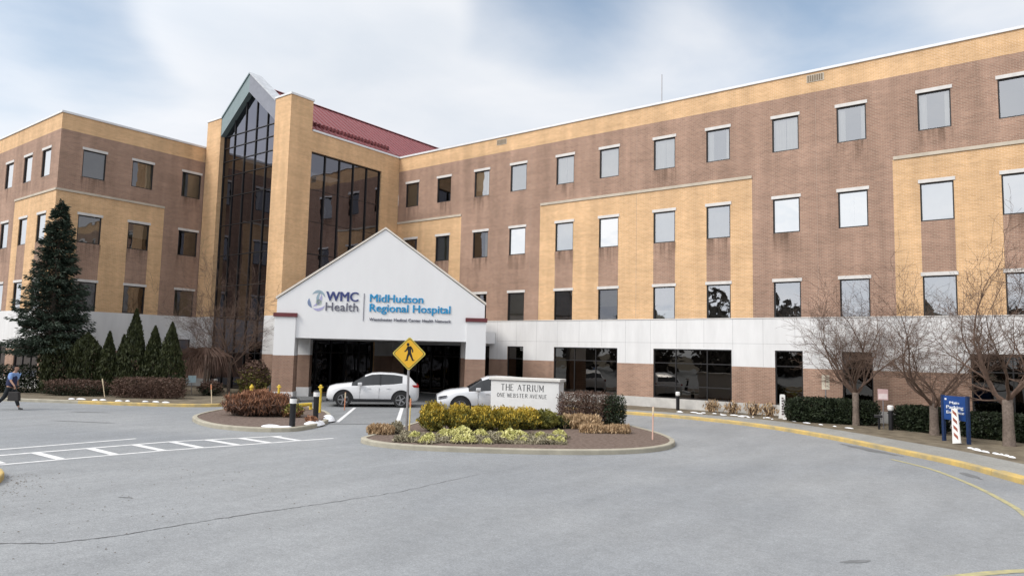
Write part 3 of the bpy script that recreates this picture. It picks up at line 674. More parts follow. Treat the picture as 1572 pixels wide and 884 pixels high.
# right side of the atrium (faces +X)
XA = -35.7
PA = lambda u, z, d: (XA-d, u, z)
def colA(u, z):
    if z < 2.33: return 'brown'
    if z < 4.615: return 'stone'
    return 'yellow'
facade(PA, 26.3, YR, 0, 16.08, {'breaks': [(26, 34, 2.33, 4.615)], 'f': colA}, [(26.34, 32.1, .05, 14.82)], depth=.3)
s = Shape(); s.quad((XA-.2, 26.34, .05), (XA-.2, 32.1, .05), (XA-.2, 32.1, 14.82), (XA-.2, 26.34, 14.82)); gw2 = bpart(s, 'side_glass_wall', M['glass_dark'], recalc=False)
s = Shape()
for k in range(6):
    y = 26.38+(32.06-26.38)*k/5; s.box(XA-.19, XA-.11, y-.028, y+.028, .05, 14.82)
for z in (2.5, 8.5, 14.78): s.box(XA-.188, XA-.13, 26.34, 32.1, z-.025, z+.025)
for z in (4.5, 6.5, 10.5, 12.5): s.box(XA-.188, XA-.17, 26.34, 32.1, z-.012, z+.012)
kid(s, 'mullions', M['frame'], gw2)
s = Shape(); s.box(XA-.4, XA+.06, 26.36, YR-.07, 16.082, 16.2); bpart(s, 'coping', M['coping'])
# atrium interior: floors and back walls
s = Shape()
for z in (0.02, 4.2, 8.1, 12.0): s.box(-42.9, -38.4, 27.2, 33.6, z, z+.35)
s.box(-43.2, -36.0, 33.62, 33.7, 0, 15.3); s.box(-43.3, -43.2, 25.3, 33.6, 0, 15.3)
for z in (8.45, 4.55, 12.35): s.box(-38.5, -38.42, 27.3, 33.5, z, z+1.0)
for x, y in ((-42.0, 27.5), (-38.8, 27.5), (-38.8, 32.5)): s.box(x-.2, x+.2, y-.2, y+.2, 0, 16)
bpart(s, 'atrium_interior', mat('interior_brown', (.085, .065, .05), .85, var=.4, scale=.7))
# red pitched roof, ridge along +Y
s = Shape(); ry0, ry1 = yg+.12, 45.5
def roofz(x): return 19.7-(abs(x+40.3))*(19.7-16.35)/(4.45)
for sg in (1, -1):
    xe = -40.3+sg*4.45
    v = [(-40.3, ry0, 19.7), (xe, ry0, 16.35), (xe, ry1, 16.35), (-40.3, ry1, 19.7)]
    s.add(v + [(x, y, z-.12) for x, y, z in v], [(0, 1, 2, 3), (7, 6, 5, 4), (0, 4, 5, 1), (1, 5, 6, 2), (2, 6, 7, 3), (3, 7, 4, 0)])
rf = bpart(s, 'red_roof', M['roof_red'])
s = Shape()   # standing seams and snow guards
n_ = Vector((19.7-16.35, 0, 4.45)).normalized()
for k in range(41):
    y = ry0+.1+k*.49
    a = Vector((-40.3, y, 19.7)); b = Vector((-35.87, y, roofz(-35.87)))
    s.add([a, b, b+n_*.04, a+n_*.04, a+Vector((0, .03, 0)), b+Vector((0, .03, 0)), b+Vector((0, .03, 0))+n_*.04, a+Vector((0, .03, 0))+n_*.04], [(0, 1, 2, 3), (7, 6, 5, 4), (3, 2, 6, 7)])
kid(s, 'standing_seams', M['roof_red'], rf)
gdm = mat('guard_dark_red', (.13, .025, .03), .6)
for k in range(24):
    y = 26.3+k*.29; x = -36.3
    s = Shape(); s.box(x-.14, x+.14, y, y+.12, roofz(x)-.02, roofz(x)+.19); kid(s, 'snow_guard', gdm, rf)
s = Shape(); v = [(-40.5, ry0, 19.66), (-40.1, ry0, 19.66), (-40.3, ry0, 19.78)]
s.add(v+[(x, ry1, z) for x, y, z in v], [(0, 1, 2), (5, 4, 3), (0, 3, 4, 1), (1, 4, 5, 2), (2, 5, 3, 0)]); kid(s, 'ridge_cap', M['roof_red'], rf)
s = Shape(); s.poly([(-44.75, ry1-.02, 15), (-35.85, ry1-.02, 15), (-35.85, ry1-.02, 16.3), (-40.3, ry1-.02, 19.6), (-44.75, ry1-.02, 16.3)]); bpart(s, 'rear_gable', M['brown'], recalc=False)
# antenna
s = Shape(); s.tube([(-21.14, 45, 15.5), (-21.14, 45, 19.0)], .05); s.tube([(-21.14, 45, 19.0), (-21.14, 45, 22.7)], .03, 5)
s.tube([(-21.4, 45, 16.3), (-20.9, 45, 16.3)], .02, 4)
tag(s.build('antenna', M['metal']), 'thin grey antenna mast standing on the roof of the right wing', 'antenna')

# ================================================================ ENTRANCE CANOPY (turned 44 degrees)
CA = R(44)
can = thing('entrance_canopy', 'white gabled drive-through entrance canopy on brick pillars with hospital lettering', 'canopy', (-30.91, 21.65, 0), CA)
# local frame: x along the front, y backwards, front face at y = 0
W0, W1 = -.40, 10.22; AX = 4.91; SH = 5.2; AZ = 9.0; BZ = 3.25
def pil(x0, x1, y0, y1):
    for z0, z1, m, nm in ((0, .52, M['stone'], 'pillar_base'), (.52, 2.35, M['pillar_brick'], 'brick_pillar'), (2.35, 4.3, M['canopy'], 'white_pillar')):
        if y0 > 1 and z1 > 4: z1 = BZ+.1
        s = Shape(); e = .03 if z0 == 0 else 0; s.box(x0-e, x1+e, y0-e, y1+e, z0, z1); s.build(nm, m, can)
pil(-.46, .58, -.10, .95); pil(9.28, 10.30, -.10, .95); pil(-.30, .62, 4.6, 5.5); pil(9.25, 10.1, 4.4, 5.3)
for a, b in ((-.52, .64), (9.22, 10.36)):
    s = Shape(); s.box(a, b, -.16, 1.0, 4.3, 4.5); s.build('maroon_band', M['maroon'], can)
s = Shape()
front = [(W0, 4.5), (.58, 4.5), (.58, BZ), (9.28, BZ), (9.28, 4.5), (W1, 4.5), (W1, SH), (AX, AZ), (W0, SH)]
n = len(front); v = [(x, 0, z) for x, z in front] + [(x, .4, z) for x, z in front]
s.add(v, [tuple(range(n)), tuple(range(2*n-1, n-1, -1))] + [(i, n+i, n+(i+1) % n, (i+1) % n) for i in range(n)])
s.build('gable_wall', M['canopy'], can)
s = Shape()   # rake trims
for x0 in (W0, W1):
    dxn = 0.07*(1 if x0 == W1 else -1)
    v = [(x0+dxn, -.05, SH), (AX, -.05, AZ+.03), (AX, -.05, AZ+.13), (x0+dxn, -.05, SH+.12), (x0+dxn, .45, SH), (AX, .45, AZ+.03), (AX, .45, AZ+.13), (x0+dxn, .45, SH+.12)]
    s.add(v, [(0, 1, 2, 3), (7, 6, 5, 4), (0, 4, 5, 1), (1, 5, 6, 2), (2, 6, 7, 3), (3, 7, 4, 0)])
s.build('rake_trim', M['rake'], can)
s = Shape(); D1 = 5.6
s.box(W0+.01, W0+.4, .4, D1, BZ, SH-.01); s.box(W1-.4, W1-.01, .4, D1, BZ, SH-.01); s.box(W0+.4, W1-.4, D1-.35, D1, BZ, SH-.01)
s.build('side_beam', M['canopy'], can)
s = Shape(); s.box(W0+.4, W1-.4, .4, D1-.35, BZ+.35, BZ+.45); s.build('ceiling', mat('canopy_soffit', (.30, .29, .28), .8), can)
s = Shape()
for x0 in (W0, W1):
    v = [(x0, .4, SH-.005), (AX, .4, AZ-.005), (AX, D1, AZ-.005), (x0, D1, SH-.005)]
    s.add(v+[(x, y, z-.1) for x, y, z in v], [(0, 1, 2, 3), (7, 6, 5, 4), (0, 4, 5, 1), (1, 5, 6, 2), (2, 6, 7, 3), (3, 7, 4, 0)])
s.poly([(W0+.1, D1-.1, SH-.1), (W1-.1, D1-.1, SH-.1), (AX, D1-.1, AZ-.1)])
s.build('pitched_roof', M['asphalt_roof'], can)
# flat link roof between canopy and building
inv = Matrix.Translation((-30.91, 21.65, 0)) @ Matrix.Rotation(CA, 4, 'Z'); ii = inv.inverted()
q = [ii @ Vector((x, y, 0)) for x, y in ((-26.75, 33.70), (-35.66, 33.70), (-35.66, 26.9))]
s = Shape(); s.prism([(W0, D1+.01), (W1, D1+.01)] + [(p.x, p.y) for p in q], BZ, 3.95); s.build('link_roof', M['canopy'], can)

def text(body, size, m, par, mat4, name, ext=.02, sx=1.0, bold=0.0, align='LEFT', space=1.0):
    cu = bpy.data.curves.new(name, 'FONT'); cu.body = body; cu.size = size; cu.extrude = ext; cu.offset = bold; cu.align_x = align; cu.space_character = space; cu.resolution_u = 3
    t = bpy.data.objects.new(name, cu); COL.objects.link(t)
    dg = bpy.context.evaluated_depsgraph_get(); me = bpy.data.meshes.new_from_object(t.evaluated_get(dg)); bpy.data.objects.remove(t)
    me.transform(mat4 @ Matrix.Diagonal((sx, 1, 1, 1))); me.materials.clear(); me.materials.append(m); me.name = name
    o = bpy.data.objects.new(name, me); COL.objects.link(o); o.parent = par; return o, me
def fit(body, x0, x1, z0, z1, m, name, bold=0.0, y=-.02, par=None, asc=.73):
    """fit a line of text between x0..x1 and baseline z0 .. cap height z1, facing -y"""
    h = (z1-z0)/asc
    o, me = text(body, h, m, par, Matrix.Identity(4), name)
    if bold > .004:   # heavier strokes: the same outlines again, a little to each side
        bm = bmesh.new(); bm.from_mesh(me); base = list(bm.verts)+list(bm.edges)+list(bm.faces)
        for q_, dx_ in enumerate((-bold, bold)):
            g_ = bmesh.ops.duplicate(bm, geom=base)['geom']; bmesh.ops.translate(bm, verts=[v for v in g_ if isinstance(v, bmesh.types.BMVert)], vec=(dx_, 0, -.002*(q_+1)))
        bm.to_mesh(me); bm.free()
    xs = [v.co.x for v in me.vertices]; w = max(xs)-min(xs); k = (x1-x0)/w; mn = min(xs)
    me.transform(Matrix.Translation((x0, y, z0)) @ Matrix.Rotation(R(90), 4, 'X') @ Matrix.Diagonal((k, 1, 1, 1)) @ Matrix.Translation((-mn, 0, 0))); return o
navy = mat('navy_letters', (.045, .06, .19), .4); cyan = mat('cyan_letters', (.02, .27, .53), .4); greyl = mat('grey_letters', (.12, .12, .16), .5)
lilac = mat('pale_blue_letters', (.30, .36, .52), .4)
sg = thing('hospital_sign', 'blue and navy hospital name lettering with round logo on the white canopy gable', 'sign', (-30.91, 21.65, 0), CA)
fit('WMC', 2.02, 3.66, 5.19, 5.69, navy, 'lettering', .022, par=sg); fit('Health', 2.02, 3.66, 4.68, 5.13, greyl, 'lettering', .003, par=sg)
fit('MidHudson', 4.24, 6.99, 5.20, 5.62, cyan, 'lettering', .014, par=sg); fit('Regional Hospital', 4.24, 8.42, 4.70, 5.12, cyan, 'lettering', .014, par=sg)
fit('Westchester Medical Center Health Network', 4.25, 8.45, 4.22, 4.38, greyl, 'lettering', .002, par=sg)
s = Shape(); s.box(3.93, 3.955, -.03, -.002, 4.2, 5.62); s.build('divider', greyl, sg)
# round ribbon logo
s = Shape(); C0 = (1.62, 5.17)
def arc(s, cx_, cz_, r0, a0, a1, w, mi, n=18, ex=1.0, ez=1.0, taper=False):
    for k in range(n):
        t0, t1 = R(a0+(a1-a0)*k/n), R(a0+(a1-a0)*(k+1)/n)
        w0 = w*(math.sin(math.pi*k/n) if taper else 1); w1 = w*(math.sin(math.pi*(k+1)/n) if taper else 1)
        P_ = [(cx_+(r0-w0/2)*math.cos(t0)*ex, cz_+(r0-w0/2)*math.sin(t0)*ez), (cx_+(r0+w0/2)*math.cos(t0)*ex, cz_+(r0+w0/2)*math.sin(t0)*ez), (cx_+(r0+w1/2)*math.cos(t1)*ex, cz_+(r0+w1/2)*math.sin(t1)*ez), (cx_+(r0-w1/2)*math.cos(t1)*ex, cz_+(r0-w1/2)*math.sin(t1)*ez)]
        s.add([(x, -.012, z) for x, z in P_], [(0, 1, 2, 3)], mi)
arc(s, *C0, .47, 20, 140, .16, 1, ex=.82, taper=True); arc(s, *C0, .47, 165, 232, .17, 0, ex=.95, taper=True); arc(s, *C0, .46, 235, 330, .14, 2, ex=.9, taper=True)
arc(s, C0[0]-.38, C0[1]+.25, .55, -75, 10, .15, 2, taper=True); arc(s, C0[0]+.48, C0[1]+.1, .5, 135, 215, .13, 1, taper=True)
arc(s, C0[0]+.05, C0[1]-.08, .09, 0, 360, .12, 3)
s.build('round_logo', [mat('logo_slate', (.20, .26, .40), .5), mat('logo_teal', (.30, .40, .47), .5), mat('logo_lilac', (.38, .37, .58), .5), mat('logo_sage', (.42, .50, .42), .5)], sg, recalc=False)

# ================================================================ SIGNS AND POSTS
# monument sign
A2, B2 = Vector((-18.24, 22.9, 0)), Vector((-15.41, 23.54, 0))
A2 = Vector((-18.05, 22.55, 0)); B2 = Vector((-15.25, 23.30, 0)); rz = math.atan2(B2.y-A2.y, B2.x-A2.x); Wd = (B2-A2).length
mo = thing('monument_sign', 'white block sign with dark lettering standing in the planted island', 'sign', A2, rz)
s = Shape(); s.box(0, Wd, 0, .62, 0, 1.64); s.build('sign_block', mat('painted_white_block', (.66, .67, .67), .6, var=.04, scale=2), mo, bevel=.01)
s = Shape(); s.box(-.07, Wd+.07, -.07, .69, 1.642, 1.75); s.build('cap', mat('sign_cap', (.62, .615, .59), .6, var=.06), mo, bevel=.012)
inkm = mat('sign_ink', (.05, .055, .06), .6)
# serif capitals drawn as strokes
GL = {'T': [((0, 1), (.8, 1), 0), ((.4, 0), (.4, 1), 1)], 'H': [((.1, 0), (.1, 1), 1), ((.8, 0), (.8, 1), 1), ((.1, .52), (.8, .52), 0)], 'E': [((.1, 0), (.1, 1), 1), ((0, 1), (.7, 1), 0), ((0, 0), (.75, 0), 0), ((.1, .52), (.55, .52), 0)],
      'A': [((.05, 0), (.45, 1), 0), ((.45, 1), (.85, 0), 1), ((.2, .35), (.7, .35), 0)], 'R': [((.1, 0), (.1, 1), 1), ((0, 1), (.55, 1), 0), ((.55, 1), (.72, .76), 1), ((.72, .76), (.55, .5), 1), ((.1, .5), (.55, .5), 0), ((.4, .5), (.8, 0), 1)],
      'I': [((.2, 0), (.2, 1), 1)], 'U': [((.1, 1), (.1, .25), 1), ((.1, .25), (.3, 0), 1), ((.3, 0), (.6, 0), 0), ((.6, 0), (.78, .25), 0), ((.78, .25), (.78, 1), 0)],
      'M': [((.08, 0), (.08, 1), 0), ((.08, 1), (.48, .2), 1), ((.48, .2), (.88, 1), 0), ((.88, 1), (.88, 0), 1)], 'O': [((.35, 0), (.05, .3), 1), ((.05, .3), (.05, .7), 1), ((.05, .7), (.35, 1), 1), ((.35, 1), (.5, 1), 0), ((.5, 1), (.8, .7), 1), ((.8, .7), (.8, .3), 1), ((.8, .3), (.5, 0), 1), ((.5, 0), (.35, 0), 0)],
      'N': [((.1, 0), (.1, 1), 0), ((.1, 1), (.78, 0), 1), ((.78, 0), (.78, 1), 0)], 'W': [((0, 1), (.28, 0), 1), ((.28, 0), (.5, .9), 0), ((.5, .9), (.75, 0), 1), ((.75, 0), (1, 1), 0)],
      'B': [((.1, 0), (.1, 1), 1), ((.1, 1), (.55, 1), 0), ((.55, 1), (.68, .78), 1), ((.68, .78), (.5, .53), 1), ((.1, .53), (.55, .53), 0), ((.5, .53), (.75, .27), 1), ((.75, .27), (.55, 0), 1), ((.1, 0), (.55, 0), 0)],
      'S': [((.65, .85), (.4, 1), 0), ((.4, 1), (.12, .78), 1), ((.12, .78), (.65, .3), 1), ((.65, .3), (.4, 0), 1), ((.4, 0), (.08, .15), 0)], 'V': [((0, 1), (.42, 0), 1), ((.42, 0), (.82, 1), 0)]}
def serif(body, x0, x1, z0, h, par, name):
    s = Shape(); x = 0; segs = []
    for ch in body:
        if ch == ' ': x += .55; continue
        wd = .4 if ch == 'I' else 1.0 if ch in 'MW' else .88
        for (a, b, th) in GL[ch]: segs.append(((x+a[0], a[1]), (x+b[0], b[1]), .17 if th else .08))
        for a, b, th in GL[ch]:
            for p in (a, b):
                if p[1] in (0, 1) and abs(a[0]-b[0]) < .35: segs.append(((x+p[0]-.13, p[1]), (x+p[0]+.13, p[1]), .06))
        x += wd+.2
    k = (x1-x0)/(x-.2)
    for a, b, t_ in segs:
        a = Vector((a[0]*k, a[1]*h)); b = Vector((b[0]*k, b[1]*h)); d = (b-a).normalized(); n_ = Vector((-d.y, d.x))*t_*h/2*.8
        s.add([(x0+p.x, -.006, z0+p.y) for p in (a-n_, b-n_, b+n_, a+n_)] + [(x0+p.x, -.001, z0+p.y) for p in (a-n_, b-n_, b+n_, a+n_)], [(0, 1, 2, 3), (0, 4, 5, 1), (1, 5, 6, 2), (2, 6, 7, 3), (3, 7, 4, 0)])
    s.build(name, inkm, par, recalc=False)
serif('THE ATRIUM', .45, 2.27, 1.24, .24, mo, 'lettering'); serif('ONE WEBSTER AVENUE', .28, 2.42, .97, .15, mo, 'lettering')

def face_cam(x, y): return math.atan2(-y, -x) + math.pi/2     # local -y looks at the forecourt
# pedestrian crossing sign
px_, py_ = -16.22, 16.05
ps = thing('pedestrian_sign', 'yellow diamond pedestrian crossing sign on a grey metal post at the island edge', 'sign', (px_, py_, .1), face_cam(px_, py_))
s = Shape(); s.tube([(0, 0, -.1), (0.0, .02, 3.05)], .038, 8); s.build('post', M['metal'], ps)
hd = .53; zc = 2.54
def diamond(s, r_, y0, y1, rc=.06):
    pts = []
    for k in range(4):
        a = math.pi/2*k; 
        for j in (-1, 0, 1):
            c_ = Vector((math.cos(a), math.sin(a)))*(r_-rc*1.414); t_ = a+j*math.pi/4; pts.append((c_.x+rc*math.cos(t_), c_.y+rc*math.sin(t_)))
    n = len(pts); s.add([(x, y0, zc+z) for x, z in pts] + [(x, y1, zc+z) for x, z in pts], [tuple(range(n)), tuple(range(2*n-1, n-1, -1))] + [(i, n+i, n+(i+1) % n, (i+1) % n) for i in range(n)])
s = Shape(); diamond(s, hd+.01, -.045, -.04); s.build('sign_border', mat('sign_yellow_edge', (.62, .50, .10), .5), ps)
s = Shape(); diamond(s, hd-.035, -.0475, -.0455); s.build('sign_line', M['black'], ps)
s = Shape(); diamond(s, hd-.055, -.050, -.048); s.build('sign_face', mat('sign_yellow', (.80, .46, .035), .45, var=.06), ps)
s = Shape()
def seg(s, a, b, w0, w1, y=-.053, o=(0, 0)):
    a, b = Vector(a), Vector(b); d = (b-a).normalized(); n_ = Vector((-d.y, d.x))
    s.add([(o[0]+p.x, y, o[1]+p.y) for p in (a-n_*w0, b-n_*w1, b+n_*w1, a+n_*w0)], [(0, 1, 2, 3)])
hx = []
s.add([(-.045+.045*math.cos(t), -.053, zc+.29+.05*math.sin(t)) for t in [2*math.pi*k/12 for k in range(12)]], [tuple(range(12))])
for a, b, w0, w1 in (((-.01, .235), (.01, .02), .065, .05), ((-.03, .22), (-.10, .10), .026, .022), ((-.10, .10), (-.15, .06), .022, .018), ((.03, .22), (.10, .13), .026, .022), ((.10, .13), (.11, .04), .022, .018),
                     ((-.005, .03), (-.05, -.10), .04, .03), ((-.05, -.10), (-.07, -.22), .03, .024), ((-.08, -.215), (-.13, -.215), .018, .014), ((.02, .03), (.07, -.09), .04, .03), ((.07, -.09), (.12, -.21), .03, .024), ((.11, -.212), (.17, -.205), .018, .014)):
    seg(s, a, b, w0, w1, o=(0, zc))
s.build('pedestrian_symbol', M['black'], ps, recalc=False)
# blue direction sign
bx = Vector((-2.85, 28.06, .12)); bx2 = Vector((-2.12, 27.48, .12)); rz = math.atan2(bx2.y-bx.y, bx2.x-bx.x)
bl = thing('blue_directional_sign', 'blue direction sign on two legs with white lettering between two bare trees', 'sign', bx, rz)
blue = mat('sign_blue', (.012, .055, .22), .4); wl = mat('sign_white_letters', (.72, .75, .80), .5)
s = Shape(); s.box(-.04, .97, -.03, .03, .73, 1.52); s.build('sign_panel', blue, bl)
for x in (-.05, .90):
    s = Shape(); s.box(x, x+.09, -.045, .045, -.12, 1.54); s.build('leg', mat('leg_navy', (.012, .03, .09), .4), bl)
def tl(body, x0, x1, z0, h, par, y=-.036, m=None): fit(body, x0, x1, z0, z0+h, m or wl, 'lettering', .003, y=y, par=par)
tl('Main', .30, .66, 1.26, .09, bl); tl('Parking', .17, .82, 1.10, .115, bl); tl('Entrance', .17, .84, .94, .10, bl)
s = Shape(); s.box(.10, .17, -.04, -.031, 1.38, 1.44); s.build('arrow_mark', wl, bl)
# leaning striped board
lb = thing('striped_board', 'white board with slanted red brown stripes leaning in front of the blue sign', 'board', (-2.52, 27.30, .13), rz)
lb.rotation_euler = (R(-7), R(-9), rz)
s = Shape(); s.prism([(-.02, 0), (.28, 0), (.23, 1.12), (.02, 1.14)], -.02, .02, Matrix.Rotation(R(90), 4, 'X')); s.build('board', M['white'], lb)
s = Shape(); stm = mat('stripe_red_brown', (.28, .085, .055), .6, var=.25, scale=8)
for k in range(4):
    z = .12+k*.245; s.add([(x, -.0225, zz) for x, zz in ((.06, z+.13), (.22, z-.02), (.21, z+.10), (.055, z+.24))], [(0, 1, 2, 3)])
s.build('stripe', stm, lb, recalc=False)
# small signs in the right bed
sp = thing('parking_sign', 'small pale rectangular sign on a thin grey post before the clipped hedge', 'sign', (-7.5, 32.0, .12), face_cam(-7.5, 32.0))
s = Shape(); s.tube([(0, 0, -.1), (0, 0, 1.98)], .028, 6); s.build('post', M['metal'], sp)
s = Shape(); s.box(-.15, .15, -.04, -.03, 1.38, 1.98); s.build('sign_face', mat('cream_sign', (.72, .66, .54), .5), sp)
s = Shape(); s.box(-.01, .01, -.044, -.041, 1.45, 1.9); s.build('sign_mark', mat('sign_mark_red', (.45, .25, .2), .6), sp)
sp = thing('notice_sign', 'small pinkish square notice on a short post by the path light', 'sign', (-5.15, 30.9, .12), face_cam(-5.1, 30.9))
s = Shape(); s.tube([(0, 0, -.1), (0, 0, 1.52)], .022, 6); s.build('post', M['metal'], sp)
s = Shape(); s.box(-.18, .18, -.035, -.028, 1.12, 1.54); s.build('sign_face', mat('pink_sign', (.58, .40, .40), .5, var=.1), sp)
s = Shape(); s.box(-.15, .15, -.038, -.0355, 1.16, 1.36); s.build('sign_mark', mat('sign_mark_pale', (.72, .62, .62), .6), sp)
sp = thing('narrow_post_sign', 'narrow white post sign with vertical dark lettering at the left end of the hedge', 'sign', (-9.4, 32.4, .12), face_cam(-9.4, 32.4))
s = Shape(); s.prism([(-.17, 0), (.17, 0), (.12, .40), (.11, 1.02), (.07, 1.06), (-.07, 1.06), (-.11, 1.02), (-.12, .40)], -.03, .03, Matrix.Rotation(R(90), 4, 'X')); s.build('board', M['white'], sp)
s = Shape()
for k in range(7): s.box(-.035, .05, -.034, -.031, .16+k*.115, .235+k*.115)
s.build('lettering', mat('letter_dark', (.12, .09, .10), .6), sp)
sp = thing('path_marker', 'small pale blue white marker sign on a stick near the weeping shrub', 'sign', (-37.0, 20.3, .12), face_cam(-37, 20.3))
s = Shape(); s.tube([(0, 0, -.1), (0, 0, .8)], .02, 5); s.build('post', M['metal'], sp)
s = Shape(); s.box(-.2, .2, -.03, -.02, .62, 1.0); s.build('sign_face', mat('pale_blue_sign', (.55, .72, .78), .5), sp)

def bollard(name, loc, h, r_, label, tilt=(0, 0), band=True, cat='bollard'):
    t = thing(name, label, cat, loc); t.rotation_euler = (tilt[0], tilt[1], 0)
    s = Shape(); s.lathe([(r_, -.1), (r_, h-.22), (r_*.98, h-.2)], n=16); s.build('post', M['black'], t, smooth=False)
    s = Shape(); s.lathe([(r_*1.15, h-.2), (r_*1.15, h-.04)], n=16); s.build('white_band', M['white'], t)
    s = Shape(); s.lathe([(r_*1.16, h-.038), (r_*1.1, h), (.01, h+.03)], n=16); s.build('cap', M['black'], t)
bollard('bollard', (-20.24, 14.69, .1), 1.0, .10, 'black bollard with white band nearest the crosswalk on snowy kerb', (R(2), R(3)))
bollard('bollard', (-21.75, 16.80, .1), 1.06, .10, 'black bollard with white band beside the yellow post at the canopy lane')
def light(loc, h, label, r_=.085):
    t = thing('path_light', label, 'path light', loc)
    s = Shape(); s.lathe([(r_, -.1), (r_, h-.2)], n=14); s.build('post', M['black'], t)
    s = Shape(); s.lathe([(r_*1.05, h-.2), (r_*1.3, h-.15), (r_*1.3, h-.06)], n=14); s.build('lens', M['white'], t)
    s = Shape(); s.lathe([(r_*1.35, h-.058), (r_*1.1, h-.01), (.01, h)], n=14); s.build('cap', M['white'], t)
light((-14.55, 32.9, .12), .9, 'black path light with white head before the wide ground floor window')
light((-4.85, 30.6, .12), .95, 'black path light with white head between two dark hedges')
light((-37.9, 22.2, .12), .75, 'black path light with white head beside the weeping shrub')
t = thing('garden_spotlight', 'squat black spotlight beside the path light between the hedges', 'spotlight', (-5.25, 30.55, .12))
s = Shape(); s.tube([(0, 0, -.05), (0, 0, .45)], .04, 8); s.build('post', M['black'], t); s = Shape(); s.box(-.16, .12, -.08, .08, .45, .56); s.build('lamp_head', M['black'], t, bevel=.01)
def ypost(loc, h, label, r_=.055):
    t = thing('safety_post', label, 'post', loc)
    s = Shape(); s.lathe([(r_, -.1), (r_, h-.03), (r_*.7, h), (.005, h+.01)], n=12); s.build('post', M['yellow_paint'], t)
    s = Shape(); s.box(-.13, .13, -.03, .03, h-.12, h-.07); s.build('crossbar', M['yellow_paint'], t)
ypost((-27.9, 19.45, .1), .95, 'yellow metal post in front of the left canopy pillar'); ypost((-23.9, 18.65, .1), 1.15, 'tall yellow metal post behind a black bollard')
t = thing('fire_hydrant', 'yellow fire hydrant behind the red brown bush', 'hydrant', (-33.6, 21.75, .1))
s = Shape(); s.lathe([(.13, -.1), (.13, .02), (.09, .04), (.09, .45), (.12, .47), (.12, .52), (.08, .6), (.03, .64), (.03, .68)], n=14); s.build('barrel', M['yellow_paint'], t)
for sg_ in (-1, 1):
    s = Shape(); s.lathe([(.05, .0), (.05, .16)], n=10, M=Matrix.Translation((0, 0, .34)) @ Matrix.Rotation(sg_*R(90), 4, 'Y')); s.build('outlet', M['yellow_paint'], t)
om = mat('marker_orange', (.62, .25, .13), .6, var=.2); cm = mat('marker_cream', (.70, .58, .40), .6, var=.15); ym = mat('marker_yellow', (.72, .55, .20), .6)
def stake(loc, h, tilt, label, m, top):
    t = thing('snow_stake', label, 'stake', loc, group=None); t.rotation_euler = (tilt[0], tilt[1], 0)
    s = Shape(); s.tube([(0, 0, -.1), (0, 0, h)], .022, 6); s.build('stick', m, t)
    s = Shape(); s.tube([(0, 0, h-.25), (0, 0, h-.02)], .028, 6); s.build('reflector', top, t)
stake((-37.0, 15.9, .1), .95, (R(4), R(-16)), 'leaning cream snow stake at the left end of the yellow kerb', cm, cm)
stake((-30.6, 17.8, .1), .9, (R(2), R(-6)), 'cream and orange snow stake left of the red brown bush', cm, om)
stake((-25.3, 21.1, .0), .8, (0, R(2)), 'orange snow stake by the front wheel of the white car', om, cm)
stake((-16.0, 15.95, .1), 1.15, (0, R(1)), 'yellow snow stake right of the pedestrian sign post', ym, om)
stake((-10.0, 20.7, .1), 1.05, (0, R(1)), 'thin pinkish orange snow stake at the right end of the island', mat('marker_pink', (.66, .42, .34), .6), cm)

# ================================================================ VEGETATION
def cards(s, gen, n, size, rn, mi=0, aspect=1.0, up=None, jit=.4):
    for _ in range(n):
        p = gen()
        if p is None: continue
        p = Vector(p); a = Vector((rn.gauss(0, 1), rn.gauss(0, 1), rn.gauss(0, 1)))
        if up is not None: a = Vector(up)+a*jit
        a.normalize(); b = a.cross(Vector((rn.gauss(0, 1), rn.gauss(0, 1), rn.gauss(0, 1)))).normalized()
        z = size*rn.uniform(.6, 1.4); A = a*z*aspect; B = b*z
        k = len(s.v); s.v += [tuple(p-A*.5), tuple(p+B*.35), tuple(p+A*.5), tuple(p-B*.35)]; s.f.append((k, k+1, k+2, k+3)); s.m.append(mi)
def lumpy(rn, k=7):
    ph = [(rn.uniform(0, 6.28), rn.uniform(0, 6.28), rn.uniform(2, 5), rn.uniform(2, 5)) for _ in range(k)]
    return lambda th, v: sum(math.sin(c*th+a)*math.sin(d*v*3+b) for a, b, c, d in ph)/k
